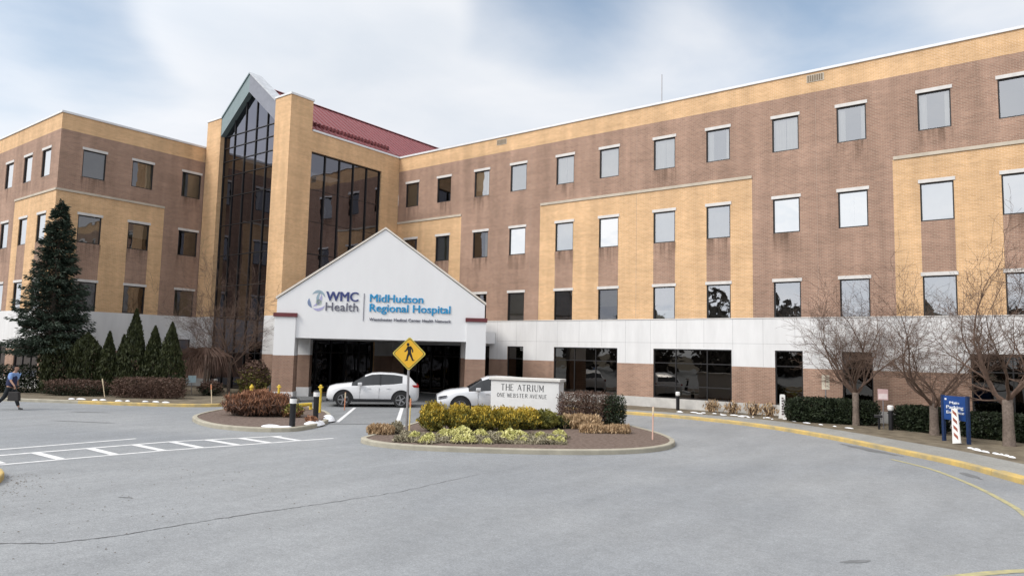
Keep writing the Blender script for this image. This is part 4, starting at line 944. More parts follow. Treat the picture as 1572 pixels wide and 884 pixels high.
def bush(name, label, cat, loc, rx, ry, h, m, seed, n=2600, size=.06, rz=0, group=None, boxy=0.0, mat2=None, sticks=0, aspect=1.3, up=None, zc=.45):
    rn = random.Random(seed); s = Shape(); lf = lumpy(rn)
    p_ = 2+boxy*6
    def gen():
        th = rn.uniform(0, 2*math.pi); v = rn.uniform(-1, 1) ; d = rn.uniform(.0, 1)**.33
        st, ct, sv = math.cos(th), math.sin(th), v; ch = math.sqrt(1-v*v)
        X, Y, Z = ch*st, ch*ct, sv
        nrm_ = (abs(X)**p_+abs(Y)**p_+abs(Z)**p_)**(1/p_); rr = d*(1+lf(th, v)*.5*(1-boxy*.85)+rn.gauss(0, .035))
        X, Y, Z = X/nrm_*rr, Y/nrm_*rr, Z/nrm_*rr
        z = h*(zc+Z*(1-zc) if Z > 0 else zc+Z*zc)
        if z < .01: z = rn.uniform(0, .1)*h
        return (X*rx, Y*ry, z)
    cards(s, gen, n, size, rn, aspect=aspect, up=up)
    mats = [m]
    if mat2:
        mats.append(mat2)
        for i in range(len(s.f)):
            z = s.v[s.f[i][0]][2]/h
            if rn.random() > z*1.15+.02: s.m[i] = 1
    t = thing(name, label, cat, loc, rz, group)
    s.build('foliage', mats, t, recalc=False)
    s = Shape()
    for k in range(max(5, sticks)):
        a = rn.uniform(0, 6.28); r_ = rn.uniform(.2, .85); q = Vector((math.cos(a)*rx*r_, math.sin(a)*ry*r_, h*rn.uniform(.5, .95)))
        s.tube([(q.x*.25, q.y*.25, -.05), q*.55, q], [.02, .012, .005], 4)
    s.build('stems', M['twig'], t)
    return t
TB = .12
# centre island planting
ypos = [(-16.25, 17.3, .50, .95, 'leftmost yellow evergreen shrub beside the pedestrian sign'), (-15.75, 18.0, .58, .88, 'second yellow shrub from the pedestrian sign, round and dense'), (-15.35, 18.75, .60, .80, 'golden shrub left of the white sign block, third from the post'),
        (-14.85, 19.35, .60, .78, 'yellow shrub in front of the left edge of the white sign block'), (-14.55, 20.15, .56, .74, 'bright gold shrub under the lettering of the white sign block'), (-14.15, 20.75, .50, .64, 'olive yellow shrub under the right end of the sign lettering'), (-13.85, 21.45, .36, .42, 'smallest olive shrub at the right end of the yellow row')]
for i, (x, y, r_, h, lab) in enumerate(ypos):
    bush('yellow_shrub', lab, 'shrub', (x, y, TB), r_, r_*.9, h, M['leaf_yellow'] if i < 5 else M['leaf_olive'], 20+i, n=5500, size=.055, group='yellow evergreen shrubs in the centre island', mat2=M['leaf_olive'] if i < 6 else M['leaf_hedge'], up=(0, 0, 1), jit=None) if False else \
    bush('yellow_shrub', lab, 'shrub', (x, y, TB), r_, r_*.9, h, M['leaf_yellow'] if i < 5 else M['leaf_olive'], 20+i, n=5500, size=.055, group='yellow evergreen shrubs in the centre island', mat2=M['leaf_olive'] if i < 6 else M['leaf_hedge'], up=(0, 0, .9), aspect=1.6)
rn = random.Random(9)
kale_me = None
def kale(loc, sc, rz, proto):
    if proto is None:
        t = thing('pale_bedding_plant', 'low pale yellow green bedding plant in front of the yellow shrubs', 'plant', loc, rz, 'pale low plants in the front of the island bed')
        s = Shape(); r2 = random.Random(5)
        def gen():
            a = r2.uniform(0, 6.28); r_ = r2.uniform(0, 1)**.5; return (math.cos(a)*r_*.24, math.sin(a)*r_*.24, .05+.2*(1-r_*r_)*r2.uniform(.6, 1))
        cards(s, gen, 320, .06, r2, aspect=1.2, up=(0, 0, .3)); s.build('leaves', M['leaf_kale'], t, recalc=False)
        def gen2():
            a = r2.uniform(0, 6.28); r_ = r2.uniform(.3, 1.2); return (math.cos(a)*r_*.24, math.sin(a)*r_*.24, r2.uniform(0, .1))
        s = Shape(); cards(s, gen2, 120, .06, r2, aspect=1.8, up=(0, 0, 1)); s.build('lower_leaves', M['leaf_dry'], t, recalc=False)
        t.scale = (sc, sc, sc); return t
    return copy_thing(proto, loc, rz, proto['label'], scale=(sc, sc, sc))
kp = None
for row, (off, cnt) in enumerate(((0.0, 11), (.42, 12), (.84, 10), (1.3, 8))):
    for k in range(cnt):
        t_ = (k+.5+.25*(row % 2))/cnt; x = -14.75+t_*3.45 - off*.68 + rn.uniform(-.09, .09); y = 14.55+t_*3.15 + off*.85 + rn.uniform(-.09, .09)
        if rn.random() < (.45, .35, .15, .1)[row]: continue
        sc = rn.uniform(.75, 1.25)*(1.15 if row > 1 else .85)
        o = kale((x, y, TB), sc, rn.uniform(0, 6), kp); kp = kp or o
s = Shape(); r2 = random.Random(31)
def gdry():
    t_ = r2.random(); o_ = r2.random()*1.6; return (-15.0+t_*3.8-o_*.7, 14.30+t_*3.3+o_*.9, TB+r2.uniform(0, .16)*(.5+.5*math.sin(t_*23+o_*5)))
cards(s, gdry, 11000, .06, r2, aspect=2.2, up=(0, 0, 1), jit=.9)
tag(s.build('dry_ground_cover', M['leaf_dry'], recalc=False), 'dry grey tan ground cover between the low plants of the island', 'ground cover', kind='stuff')
bush('brown_hedge', 'clipped dark brown hedge right of the white sign block', 'hedge', (-13.95, 23.2, TB), 1.05, .55, 1.22, M['leaf_brown'], 41, n=15000, size=.042, rz=R(50), boxy=.8, mat2=M['leaf_brown'])
bush('green_hedge', 'dark green clipped shrub closing the right end of the brown hedge', 'shrub', (-13.05, 23.75, TB), .42, .5, 1.12, M['leaf_hedge'], 42, n=4200, size=.055, rz=R(40), boxy=.6)
for i, (x, y, rx, ry, h, lab) in enumerate(((-13.35, 21.85, .72, .42, .48, 'largest tan dry grass clump in front of the brown hedge'), (-12.35, 21.0, .42, .3, .26, 'low tan grass clump, middle one right of the white sign'), (-11.7, 21.55, .40, .28, .25, 'low tan grass clump nearest the right end of the island'), (-16.75, 15.45, .40, .26, .27, 'small tan grass clump left of the pedestrian sign at the island tip'))):
    bush('dry_grass_clump', lab, 'grass clump', (x, y, TB), rx, ry, h, M['leaf_tan'], 50+i, n=3000, size=.055, rz=R(37), group='tan dry grass clumps on the island', boxy=.35, aspect=2.4, up=(0, 0, 1.2))
bush('grey_shrub', 'small grey twiggy shrub at the foot of the pedestrian sign', 'shrub', (-16.55, 15.95, TB), .22, .2, .38, M['leaf_dry'], 57, n=700, size=.05, aspect=2, up=(0, 0, 1))
# median
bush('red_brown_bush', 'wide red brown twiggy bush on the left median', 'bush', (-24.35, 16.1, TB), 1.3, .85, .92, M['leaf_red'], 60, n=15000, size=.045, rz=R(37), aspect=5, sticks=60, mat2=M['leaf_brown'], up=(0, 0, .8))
bush('olive_bush', 'small olive brown bush between the red brown bush and the black bollard', 'bush', (-23.0, 16.7, TB), .42, .4, .5, M['leaf_olive'], 61, n=1500, size=.06, mat2=M['leaf_red'], aspect=2)
bush('low_orange_plant', 'tiny orange brown plant between the two black bollards', 'plant', (-20.75, 15.85, TB), .25, .2, .25, M['leaf_red'], 62, n=500, size=.05, aspect=2)
# left bed hedges
bush('dark_hedge', 'dark green clipped hedge at the far left below the spruce', 'hedge', (-43.2, 13.3, TB), 2.6, .6, 1.4, M['leaf_hedge'], 65, n=9000, size=.085, rz=R(50), boxy=.8)
bush('brown_hedge', 'low clipped red brown hedge behind the yellow kerb', 'hedge', (-35.3, 17.2, TB), 1.75, .5, 1.0, M['leaf_brown'], 66, n=15000, size=.05, rz=R(37), boxy=.8)
bush('brown_hedge', 'low dark brown shrub mass under the arborvitae', 'hedge', (-38.7, 15.2, TB), 1.5, .45, .8, M['leaf_brown'], 67, n=10000, size=.05, rz=R(37), boxy=.5, mat2=M['leaf_hedge'])
def arborvitae(loc, h, r_, seed, label, waist=.25):
    rn = random.Random(seed); s = Shape(); lf = lumpy(rn, 9); t = thing('arborvitae', label, 'evergreen', loc, group='conical evergreens in the left bed')
    def gen():
        v = rn.random()**.8; th = rn.uniform(0, 6.283); rad = r_*(min(1, (1-v)/(1-waist))**.8 if v > waist else 1-.15*(waist-v)/waist)
        rad *= (1+.22*lf(th, v*2)+rn.gauss(0, .06)); d = rn.uniform(.45, 1)**.6; return (math.cos(th)*rad*d, math.sin(th)*rad*d, .05+v*h)
    cards(s, gen, int(2600+900*h), .085, rn, aspect=2.2, up=(0, 0, 1.6), jit=.5); s.build('foliage', M['leaf_arb'], t, recalc=False)
    s = Shape(); s.tube([(0, 0, -.1), (0, 0, h*.8)], [.07, .02], 6); s.build('trunk', M['trunk'], t)
for i, (x, y, h, r_, w, lab) in enumerate(((-40.9, 15.2, 3.0, .95, .7, 'broad olive evergreen at the left end of the conical row'), (-39.7, 16.0, 3.05, .85, .7, 'broad evergreen, second from the left in the conical row'), (-38.7, 16.65, 3.15, .6, .25, 'narrow low evergreen, third from the left of the row'), (-38.3, 17.2, 3.0, .55, .25, 'narrow evergreen just left of the tallest cone'),
                                 (-37.9, 17.55, 4.35, .85, .18, 'tallest pointed evergreen cone of the row'), (-37.1, 18.2, 3.5, .75, .2, 'pointed evergreen cone right of the tallest one'), (-36.35, 18.7, 3.7, .85, .2, 'rightmost pointed evergreen cone beside the weeping shrub'))):
    arborvitae((x, y, TB), h, r_, 70+i, lab, w)
# big spruce
def spruce(loc, h, rad, seed, label):
    rn = random.Random(seed); t = thing('spruce_tree', label, 'tree', loc)
    s = Shape(); s.tube([(0, 0, -.1), (.03, 0, h*.5), (0, 0, h)], [.2, .10, .008], 8); s.build('trunk', M['trunk'], t)
    s = Shape(); z = 2.3; st = Shape()
    while z < h-.1:
        f = 1-z/h; nb = int(9+7*f); L0 = rad*1.12*(f**.85)
        for k in range(nb):
            a = rn.uniform(0, 6.283); Ln = L0*rn.uniform(.62, 1.18)+.12; droop = rn.uniform(.18, .42); zz = z+rn.uniform(-.14, .14)
            pts = []
            for j in range(7):
                u = j/6; pts.append(Vector((math.cos(a)*Ln*u, math.sin(a)*Ln*u, zz-droop*Ln*u+.42*Ln*u*u*.75)))
            st.tube([pts[0], pts[3], pts[6]], [.025, .015, .005], 3, cap=False)
            nn = int(62*Ln+22); side = Vector((-math.sin(a), math.cos(a), 0))
            for _ in range(nn):
                u = rn.random()**.7; i0 = min(5, int(u*6)); p = pts[i0].lerp(pts[i0+1], u*6-i0)
                w = (1-u*.75)*Ln*.30+.05; o_ = rn.uniform(-1, 1); p = p+side*o_*w+Vector((0, 0, -abs(o_)*.12-rn.uniform(0, .16)))
                ax = (Vector((math.cos(a), math.sin(a), -.1))*.8+side*o_*.9+Vector((0, 0, rn.uniform(-.7, .25)))).normalized()
                bx_ = ax.cross(Vector((rn.gauss(0, 1), rn.gauss(0, 1), rn.gauss(0, 1)))).normalized(); q = rn.uniform(.12, .26)
                b = len(s.v); s.v += [tuple(p), tuple(p+ax*q*.55+bx_*q*.13), tuple(p+ax*q), tuple(p+ax*q*.55-bx_*q*.13)]; s.f.append((b, b+1, b+2, b+3)); s.m.append(0)
        z += .17+.10*f
    for _ in range(130):
        zt = h-.95*rn.random()**.8; r_ = max(.004, (h-zt)*.24); a = rn.uniform(0, 6.28); p = Vector((math.cos(a)*r_*rn.random(), math.sin(a)*r_*rn.random(), zt)); ax = Vector((math.cos(a)*.6, math.sin(a)*.6, .8)).normalized(); bx_ = ax.cross(Vector((rn.gauss(0, 1), rn.gauss(0, 1), 0))).normalized()
        b = len(s.v); s.v += [tuple(p), tuple(p+ax*.09+bx_*.04), tuple(p+ax*.18), tuple(p+ax*.09-bx_*.04)]; s.f.append((b, b+1, b+2, b+3)); s.m.append(0)
    s.build('crown', M['leaf_spruce'], t, recalc=False); st.build('branches', M['twig'], t, recalc=False)
spruce((-41.8, 15.05, .1), 10.2, 2.15, 5, 'tall dark spruce in front of the left wing corner')

# bare trees
def bare_tree(loc, seed, label, h=3.0, fork=1.3, r0=.14, spread=.9, levels=5, limbs=5, name='bare_tree', mt=None, lean=(0, 0), group='bare winter trees in the right bed', twl=1.0, rise=.35):
    rn = random.Random(seed); t = thing(name, label, 'tree', loc, group=group)
    tr = Shape(); cr = Shape()
    top = Vector((lean[0], lean[1], fork)); tr.tube([(0, 0, -.1), (0, 0, .05), (lean[0]*.4, lean[1]*.4, fork*.5), top], [r0*1.35, r0*1.12, r0*.95, r0*.92], 10)
    def grow(p, d, ln, r_, lv):
        n_ = 5 if lv < 2 else (4 if lv < 4 else 3); pts = [p]; dd = d.copy(); rs = [r_]; wob = .15 if lv < 3 else .24
        for i in range(n_):
            dd = (dd+Vector((rn.gauss(0, wob), rn.gauss(0, wob), rn.gauss(0, wob*.7)+rise*(.22 if lv < 3 else .05)))).normalized(); p = p+dd*ln/n_; pts.append(p); rs.append(max(.0035, r_*(1-.5*(i+1)/n_)))
        cr.tube(pts, rs, 6 if lv < 2 else (4 if lv < 3 else 3), cap=False)
        if lv >= levels: return
        nc = (4, 4, 4, 4, 3)[min(lv, 4)]
        for k in range(nc):
            i = n_ if k == 0 else rn.randint(1, n_-1); q = pts[i]; base = (pts[i]-pts[i-1]).normalized()
            ax = Vector((rn.gauss(0, 1), rn.gauss(0, 1), rn.gauss(0, .7))).normalized(); nd = (base+ax*(rn.uniform(.25, .5) if k == 0 else rn.uniform(.6, 1.15))).normalized(); nd.z = max(nd.z, -.12)
            grow(q, nd, ln*(rn.uniform(.68, .85) if k == 0 else rn.uniform(.45, .72))*twl, max(.0035, rs[i]*(.85 if k == 0 else rn.uniform(.45, .7))), lv+1)
    a0 = rn.uniform(0, 6.28)
    for k in range(limbs):
        a = a0+k*6.283/limbs+rn.uniform(-.3, .3); d = Vector((math.cos(a)*spread, math.sin(a)*spread, rn.uniform(.65, 1.15))).normalized()
        grow(top-Vector((0, 0, rn.uniform(0, fork*.18))), d, h*rn.uniform(.38, .52), r0*rn.uniform(.34, .48), 0)
    tr.build('trunk', mt or M['trunk'], t, smooth=True); cr.build('crown', M['twig'], t, recalc=False)
    return t
bare_tree((-6.27, 31.6, .1), 11, 'bare spreading tree growing out of the hedge, leftmost of the three', h=4.6, fork=1.35, r0=.13, spread=1.3, limbs=6)
bare_tree((-3.34, 29.9, .1), 12, 'bare tree beside the blue sign, middle of the three', h=4.9, fork=1.15, r0=.15, spread=1.1, limbs=5)
bare_tree((-1.06, 28.0, .1), 23, 'thick trunked bare tree at the right edge, nearest of the three', h=4.7, fork=1.5, r0=.17, spread=1.1, limbs=5)
bare_tree((-37.2, 22.6, .1), 14, 'bare pale twigged tree in front of the atrium glass', h=5.6, fork=1.8, r0=.09, spread=.85, limbs=6, group='bare trees in the left bed', mt=M['trunk'])
bare_tree((-38.2, 21.9, .1), 15, 'small bare tree before the white band right of the evergreen cones', h=3.2, fork=1.4, r0=.07, spread=.9, levels=4, group='bare trees in the left bed')
# clipped hedges on the right
bush('dark_hedge', 'long clipped dark green hedge behind the narrow white post sign', 'hedge', (-7.3, 31.95, TB), 1.75, .62, 1.02, M['leaf_hedge'], 80, n=22000, size=.07, rz=R(14), boxy=.85)
bush('dark_hedge', 'clipped dark green hedge between the path light and the blue sign', 'hedge', (-3.9, 31.1, TB), .9, .6, .95, M['leaf_hedge'], 81, n=13000, size=.07, rz=R(-20), boxy=.8)
bush('dark_hedge', 'clipped dark green hedge at the right edge behind the nearest tree', 'hedge', (-.9, 30.0, TB), 1.7, .6, .92, M['leaf_hedge'], 82, n=20000, size=.07, rz=R(-15), boxy=.8)
for i, (x, y, lab) in enumerate(((-12.9, 33.1, 'sparse bare twiggy shrub against the white plinth, leftmost'), (-11.9, 33.1, 'sparse tan twiggy shrub against the white plinth, second from left'), (-10.9, 33.0, 'twiggy bare shrub against the plinth beside the narrow window'), (-10.1, 32.8, 'twiggy shrub just left of the clipped hedge'))):
    bush('twiggy_shrub', lab, 'shrub', (x, y, TB), .42, .3, .62, M['leaf_tan'], 90+i, n=230, size=.06, aspect=3, up=(0, 0, 1), sticks=46, group='bare twiggy shrubs along the plinth')
# weeping shrub at the atrium corner
def weeping(loc, r_, h, seed, label):
    rn = random.Random(seed); t = thing('weeping_shrub', label, 'shrub', loc); s = Shape()
    s.tube([(0, 0, -.1), (.05, 0, h*.5), (0, 0, h*.85)], [.09, .08, .06], 7); s.build('trunk', M['trunk'], t); s = Shape()
    for k in range(420):
        a = rn.uniform(0, 6.28); R_ = r_*rn.uniform(.25, 1)*(1+.25*math.sin(3*a+1)); dz = rn.uniform(.0, .18)
        p0 = Vector((0, 0, h*.82)); e = Vector((math.cos(a), math.sin(a), 0)); lo = rn.uniform(.25, .75)
        if abs(math.sin(a-.9)) < .5: lo = rn.uniform(.5, .8)
        s.tube([p0, p0+e*R_*.35+Vector((0, 0, h*(.14+dz*.5))), p0+e*R_*.8+Vector((0, 0, h*.02)), p0+e*R_+Vector((rn.uniform(-.1, .1), rn.uniform(-.1, .1), -h*lo*.6))], [.014, .011, .009, .005], 3, cap=False)
    s.build('drooping_twigs', M['leaf_brown'], t, recalc=False)
weeping((-37.0, 21.0, .1), 1.95, 2.45, 5, 'brown weeping shrub with arching twigs at the atrium corner')
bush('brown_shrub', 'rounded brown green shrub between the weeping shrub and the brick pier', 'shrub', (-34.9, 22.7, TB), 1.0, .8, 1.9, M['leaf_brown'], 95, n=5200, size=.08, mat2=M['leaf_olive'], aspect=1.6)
bush('dark_green_shrub', 'dark green shrub at the foot of the atrium pier', 'shrub', (-36.1, 23.6, TB), .9, .7, 1.7, M['leaf_hedge'], 96, n=4600, size=.08)
bush('low_brown_shrub', 'low brown shrub below the weeping shrub by the path light', 'shrub', (-35.6, 20.6, TB), .8, .6, .8, M['leaf_brown'], 97, n=2600, size=.07, mat2=M['leaf_hedge'])
# woodland across the road, behind the viewpoint, seen only in the window panes
rn = random.Random(77); s = Shape()
for k in range(75):
    a = R(-158+k*3.1); rr = rn.uniform(62, 78); cx_, cy_ = 10+rr*math.cos(a), -2+rr*math.sin(a)
    hh = rn.uniform(8, 13.5); rw = rn.uniform(3, 4.5)
    def gen():
        th = rn.uniform(0, 6.283); v = rn.random(); w = rw*math.sin(math.pi*(v*.85+.15))**.6*rn.uniform(.3, 1); return (cx_+math.cos(th)*w, cy_+math.sin(th)*w, v*hh)
    cards(s, gen, 330, .95, rn, aspect=1.6)
tag(s.build('woodland', mat('bare_wood', (.07, .06, .05), .9, scale=.3, col2=(.16, .14, .12)), recalc=False), 'dark wood on the far side of the road', 'woodland', kind='stuff')

# ================================================================ CARS
def car(name, label, loc, rz, paint, Ln=4.55, Wd=1.84, H=1.68, tall=False):
    t = thing(name, label, 'car', loc, rz)     # local +x = nose
    hw = Wd/2; L2 = Ln/2
    xf, xr = 1.38, -1.32; wr = .36
    # stations: x, sill z, belt z, top z, half width low, half width belt, half width top, glass?
    ST = [(-L2, .48, .80, .92, .66, .74, .66, 0), (-L2+.06, .36, .92, 1.02, .80, .82, .72, 0), (-L2+.16, .30, 1.04, 1.16, hw-.06, hw-.08, .66, 0), (-L2+.46, .26, 1.12, 1.46, hw-.02, hw-.05, .60, 0),
          (-L2+.80, .24, 1.16, H-.08, hw, hw-.03, .60, 1), (-.95, .24, 1.10, H-.02, hw, hw-.02, .62, 1), (-.3, .24, 1.06, H, hw, hw-.02, .63, 1), (.10, .24, 1.04, H-.03, hw, hw-.02, .62, 1),
          (.42, .24, 1.02, H-.14, hw, hw-.02, .58, 1), (1.02, .25, 1.0, 1.14, hw, hw-.04, .64, 0), (1.40, .27, .97, 1.09, hw-.01, hw-.07, .62, 0), (1.80, .30, .90, 1.04, hw-.04, hw-.11, .58, 0), (2.08, .34, .80, .96, hw-.12, hw-.19, .52, 0), (L2, .40, .66, .80, .66, .64, .44, 0)]
    s = Shape(); g = Shape(); rows = []
    for (x, zs, zb, zt, wl_, wb, wt, gl2) in ST:
        zm_ = (zs+zb)/2
        prof = [(wl_-.05, zs), (wl_, zs+.07), (wl_+.015, zm_), (wb+.01, zb-.05), (wb-.012, zb), (wt+.05, zt-.07), (wt-.03, zt-.012), (wt*.5, zt+.008), (0, zt+.014)]
        rows.append([Vector((x, y, z)) for y, z in prof] + [Vector((x, -y, z)) for y, z in reversed(prof[:-1])])
    m_ = len(rows[0])
    for r_ in rows: s.v += [tuple(p) for p in r_]
    for i in range(len(rows)-1):
        for j in range(m_-1):
            a_, b_ = i*m_+j, i*m_+j+1
            side = j == 4 or j == m_-6
            glassy = side and 4 <= i <= 8
            if i == 3 and side: glassy = False
            ws = (i == 8 and 5 <= j <= m_-7) or (i == 2 and 6 <= j <= m_-8)
            s.f.append((a_, b_, b_+m_, a_+m_)); s.m.append(1 if (glassy or ws) else 0)
    s.f.append(tuple(range(m_))); s.m.append(0); s.f.append(tuple((len(rows)-1)*m_+j for j in reversed(range(m_)))); s.m.append(2)
    for i in range(len(rows)-1): s.f.append((i*m_, i*m_+m_, i*m_+2*m_-1, i*m_+m_-1)); s.m.append(2)
    # split: body mesh, glass mesh
    gb = Shape(); bb = Shape(); bb.v = list(s.v); gb.v = list(s.v)
    for f, mm in zip(s.f, s.m):
        if mm == 1: gb.f.append(f); gb.m.append(0)
        else: bb.f.append(f); bb.m.append(1 if mm == 2 else 0)
    blk = M['black']
    o = bb.build('body', [paint, blk], t, smooth=True, recalc=True)
    gm = mat('car_glass', (.012, .013, .015), .06, spec=.6, var=.1); gb.build('window', gm, t, smooth=False)
    for sd in (1, -1):
        for xw, nm in ((xf, 1), (xr, 1)):
            # arch cladding: a black ring with liner, wheel inside
            a = Shape(); n = 20; y0 = sd*(hw+.012)
            ring = [(math.cos(R(-12+204*k/n)), math.sin(R(-12+204*k/n))) for k in range(n+1)]
            for k in range(n):
                (c0, s0), (c1, s1) = ring[k], ring[k+1]
                r0, r1 = .0, wr+.115
                a.quad((xw+c0*r1, y0+sd*.006, wr+s0*r1), (xw+c1*r1, y0+sd*.006, wr+s1*r1), (xw+c1*(wr+.02), y0+sd*.006, wr+s1*(wr+.02)), (xw+c0*(wr+.02), y0+sd*.006, wr+s0*(wr+.02)))
                a.quad((xw+c0*r1, y0+sd*.006, wr+s0*r1), (xw+c1*r1, y0+sd*.006, wr+s1*r1), (xw+c1*r1, y0-sd*.12, wr+s1*r1), (xw+c0*r1, y0-sd*.12, wr+s0*r1))
                a.add([(xw, y0+sd*.003, wr), (xw+c0*(wr+.03), y0+sd*.003, wr+s0*(wr+.03)), (xw+c1*(wr+.03), y0+sd*.003, wr+s1*(wr+.03))], [(0, 1, 2)])
            a.build('wheel_arch', blk, t, recalc=False)
            w = Shape(); MM = Matrix.Translation((xw, sd*(hw-.16), wr)) @ Matrix.Rotation(-sd*R(90), 4, 'X')
            w.lathe([(wr*.6, 0), (wr*.95, 0), (wr, .03), (wr, .17), (wr*.96, .195), (wr*.70, .2)], n=28, M=MM); wo = w.build('wheel', mat('tyre', (.02, .02, .021), .85), t, smooth=False)
            w = Shape()
            w.lathe([(wr*.70, .195), (wr*.68, .207), (wr*.64, .205), (wr*.62, .175)], n=28, M=MM)
            for k in range(5):
                Q = MM @ Matrix.Rotation(2*math.pi*k/5, 4, 'Z'); w.box(.02, wr*.66, -.03, .03, .180, .204, Q)
            w.lathe([(.06, .18), (.05, .21)], n=12, M=MM)
            rr = w.build('rim', mat('alloy', (.30, .30, .31), .35, metal=.8), wo)
        a = Shape(); a.add([(L2-.40, sd*(hw-.125), .72), (L2-.10, sd*(hw-.225), .66), (L2-.02, sd*.52, .60), (L2-.02, sd*.50, .69), (L2-.12, sd*(hw-.24), .765), (L2-.46, sd*(hw-.135), .83)], [(0, 1, 2, 3, 4, 5)])
        for i_ in range(len(a.v)): x_, y_, z_ = a.v[i_]; a.v[i_] = (x_+.02, y_+sd*.03, z_+.0)
        a.build('headlight', mat('lamp_lens', (.06, .06, .07), .08, spec=.8), t, recalc=False)
        a = Shape(); a.box(-L2+.02, -L2+.34, sd*(hw-.13), sd*(hw-.055), .96, 1.08); a.build('tail_light', mat('tail_red', (.30, .02, .02), .2), t, bevel=.01)
        a = Shape(); a.box(.52, .72, sd*(hw+.0), sd*(hw+.19), 1.03, 1.17); a.build('mirror', paint, t, bevel=.03)
        a = Shape(); a.box(-.9, .95, sd*(hw-.0), sd*(hw+.02), .26, .40); a.build('sill_trim', blk, t, bevel=.01)
        for x in (-.28, -1.12 if False else .62):
            a = Shape(); a.box(x-.004, x+.004, sd*(hw-.008), sd*(hw+.017), .42, .93); a.build('door_seam', blk, t)
        for x in (-.80, .12):
            a = Shape(); a.box(x, x+.17, sd*(hw+.012), sd*(hw+.035), .90, .93); a.build('door_handle', paint, t, bevel=.006)
        for x in (-.32,):
            a = Shape(); a.add([(x-.04, sd*(hw-.018), 1.07), (x+.04, sd*(hw-.018), 1.07), (x+.03, sd*(.705), H-.085), (x-.03, sd*(.705), H-.085)], [(0, 1, 2, 3)]); 
            for i_ in range(4): x_, y_, z_ = a.v[i_]; a.v[i_] = (x_, y_+sd*.012, z_)
            a.build('door_pillar', blk, t, recalc=False)
    a = Shape(); a.box(L2-.05, L2+.015, -.48, .48, .44, .66); a.build('grille', blk, t, bevel=.02)
    a = Shape(); a.box(L2-.10, L2+.02, -.70, .70, .28, .37); a.build('bumper', blk, t, bevel=.02)
    return t
white = mat('white_car_paint', (.62, .625, .64), .28, var=.01, coat=.6); silver = mat('silver_car_paint', (.60, .61, .63), .28, metal=.2, var=.01, coat=.6)
ca = R(180+46)
car('parked_car', 'white SUV with black lower trim standing before the canopy opening', (-26.35, 23.75, 0), ca, white, Ln=4.35, H=1.64)
car('parked_car', 'silver car mostly hidden behind the yellow shrubs and the white sign block', (-20.25, 25.2, 0), ca, silver, Ln=4.8)

# ================================================================ PERSON
def skin(name, joints, edges, m, par, sub=2):
    me = bpy.data.meshes.new(name); me.from_pydata([j[0] for j in joints], edges, []); o = bpy.data.objects.new(name, me); COL.objects.link(o)
    md = o.modifiers.new('skin', 'SKIN'); 
    for i, j in enumerate(joints):
        r_ = j[1] if isinstance(j[1], tuple) else (j[1], j[1]); me.skin_vertices[0].data[i].radius = r_
    me.skin_vertices[0].data[0].use_root = True
    s2 = o.modifiers.new('sub', 'SUBSURF'); s2.levels = sub; s2.render_levels = sub
    dg = bpy.context.evaluated_depsgraph_get(); n_ = bpy.data.meshes.new_from_object(o.evaluated_get(dg)); bpy.data.objects.remove(o)
    n_.materials.clear(); n_.materials.append(m); n_.name = name; n_.polygons.foreach_set('use_smooth', [True]*len(n_.polygons))
    q = bpy.data.objects.new(name, n_); COL.objects.link(q); q.parent = par; return q
# x = walking direction, y = left
pe = thing('person', 'person in light blue shirt and dark vest walking right at the left edge', 'person', (-33.45, 10.75, 0), R(30))
skm = mat('skin', (.42, .25, .18), .6, var=.05); shirt = mat('blue_shirt', (.20, .32, .58), .8, var=.12, scale=9); trs = mat('dark_trousers', (.018, .022, .026), .9); vest = mat('navy_vest', (.02, .025, .07), .8); hairm = mat('black_hair', (.012, .010, .009), .7); shoe = mat('shoe_black', (.012, .012, .012), .5)
J = [((0, 0, .95), (.13, .15)), ((.04, 0, 1.15), (.11, .14)), ((.10, 0, 1.38), (.11, .16)), ((.14, 0, 1.50), .055), ((.18, 0, 1.57), .052), ((.20, 0, 1.66), (.085, .078)), ((.205, 0, 1.73), (.07, .065)),
     ((.02, .10, .90), .09), ((.16, .11, .50), .062), ((.34, .11, .09), .042), ((.02, -.10, .90), .09), ((-.16, -.10, .50), .062), ((-.50, -.10, .20), .042),
     ((.12, .20, 1.42), .055), ((.02, .27, 1.16), .042), ((.08, .27, .93), .032), ((.12, -.20, 1.42), .055), ((.22, -.26, 1.16), .042), ((.38, -.24, .97), .032), ((.40, -.24, .93), .03), ((.09, .27, .89), .03)]
E_ = [(0, 1), (1, 2), (2, 3), (3, 4), (4, 5), (5, 6), (0, 7), (7, 8), (8, 9), (0, 10), (10, 11), (11, 12), (2, 13), (13, 14), (14, 15), (2, 16), (16, 17), (17, 18), (18, 19), (15, 20)]
def fing(x, y, z):
    b = len(J); J.append(((x, y, z), (.022, .03)))
    return b
body = skin('body', J, E_, skm, pe)
for hx_, hy_ in ((.405, -.24), (.09, .27)):
    for k, ln in enumerate((.07, .08, .075, .06)):
        yy = hy_-.03+.02*k; skin('finger', [((hx_, yy, .91), .011), ((hx_+.012, yy, .87), .010), ((hx_+.002, yy, .87-ln*.5), .009)], [(0, 1), (1, 2)], skm, pe, 1)
    skin('thumb', [((hx_+.02, hy_-.02, .93), .012), ((hx_+.045, hy_-.025, .90), .011), ((hx_+.045, hy_-.02, .87), .009)], [(0, 1), (1, 2)], skm, pe, 1)
skin('shirt', [((.02, 0, 1.0), (.15, .17)), ((.04, 0, 1.15), (.13, .165)), ((.10, 0, 1.38), (.15, .19)), ((.13, 0, 1.48), .09), ((.12, .20, 1.41), .085), ((.04, .26, 1.22), .058), ((.12, -.20, 1.41), .09), ((.20, -.255, 1.18), .07)], [(0, 1), (1, 2), (2, 3), (2, 4), (4, 5), (2, 6), (6, 7)], shirt, pe)
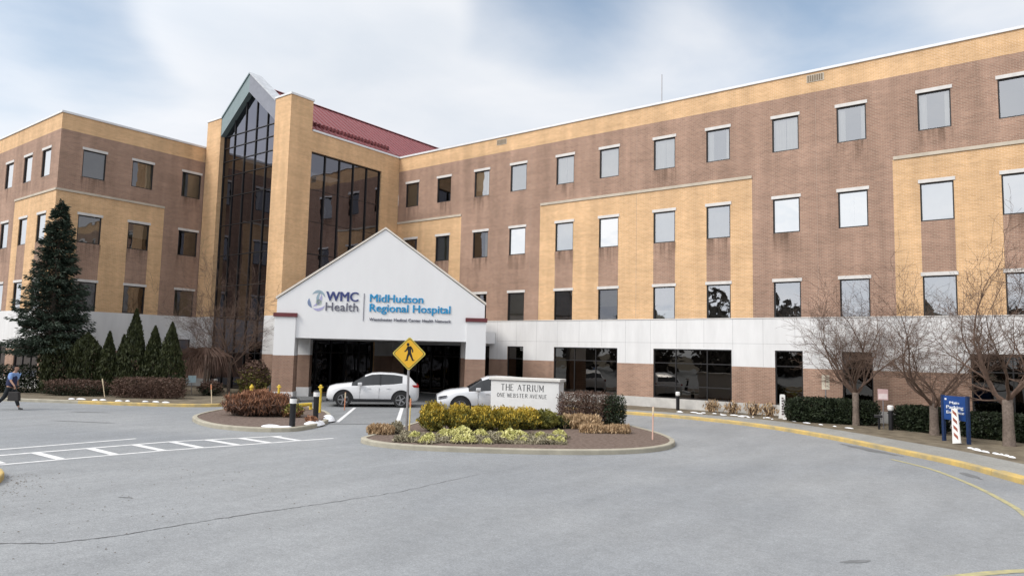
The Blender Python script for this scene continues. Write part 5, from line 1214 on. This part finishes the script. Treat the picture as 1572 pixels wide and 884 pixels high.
skin('vest', [((.0, 0, .90), (.19, .21)), ((.02, 0, 1.04), (.19, .205)), ((.04, 0, 1.18), (.18, .20)), ((.05, 0, 1.34), (.19, .195)), ((.06, 0, 1.45), (.14, .14))], [(0, 1), (1, 2), (2, 3), (3, 4)], vest, pe)
skin('trousers', [((0, 0, 1.0), (.175, .195)), ((.02, .10, .86), .115), ((.16, .11, .50), .085), ((.32, .11, .13), .062), ((.02, -.10, .86), .115), ((-.16, -.10, .50), .085), ((-.48, -.10, .23), .062)], [(0, 1), (1, 2), (2, 3), (0, 4), (4, 5), (5, 6)], trs, pe)
skin('shoe', [((.33, .11, .06), (.05, .05)), ((.42, .11, .045), (.045, .035)), ((.52, .11, .04), (.035, .025))], [(0, 1), (1, 2)], shoe, pe)
skin('shoe', [((-.52, -.10, .20), (.05, .05)), ((-.47, -.10, .11), (.045, .035)), ((-.40, -.10, .04), (.035, .025))], [(0, 1), (1, 2)], shoe, pe)
skin('hair', [((.17, 0, 1.70), (.085, .085)), ((.165, 0, 1.76), (.085, .08)), ((.12, 0, 1.66), (.06, .07))], [(0, 1), (0, 2)], hairm, pe)
skin('nose', [((.285, 0, 1.665), .012), ((.305, 0, 1.645), .014)], [(0, 1)], skm, pe, 1)
for sd in (-1, 1):
    s = Shape(); s.lathe([(.004, -.006), (.009, 0), (.004, .006)], (.283, sd*.032, 1.685), 8); s.build('eye', M['black'], pe)
    s = Shape(); s.box(.19, .225, sd*.078, sd*.092, 1.64, 1.70); s.build('ear', skm, pe, bevel=.005)
s = Shape(); s.box(.268, .290, -.025, .025, 1.612, 1.620); s.build('mouth', mat('lips', (.30, .13, .11), .6), pe)
bag = thing('carried_bag', 'dark bag carried in the hand of the walking person', 'bag', pe.location + Matrix.Rotation(R(30), 3, 'Z') @ Vector((.42, -.25, .38)), R(30))
s = Shape(); s.prism([(-.25, 0), (.25, 0), (.21, .36), (-.21, .36)], -.07, .07, Matrix.Rotation(R(90), 4, 'X')); s.build('bag_body', mat('bag_black', (.02, .018, .018), .7), bag, bevel=.02)
s = Shape(); s.tube([(-.12, 0, .35), (-.08, 0, .47), (0, 0, .50), (.08, 0, .47), (.12, 0, .35)], .012, 6); s.build('handle', M['black'], bag)
bpy.context.view_layer.update()
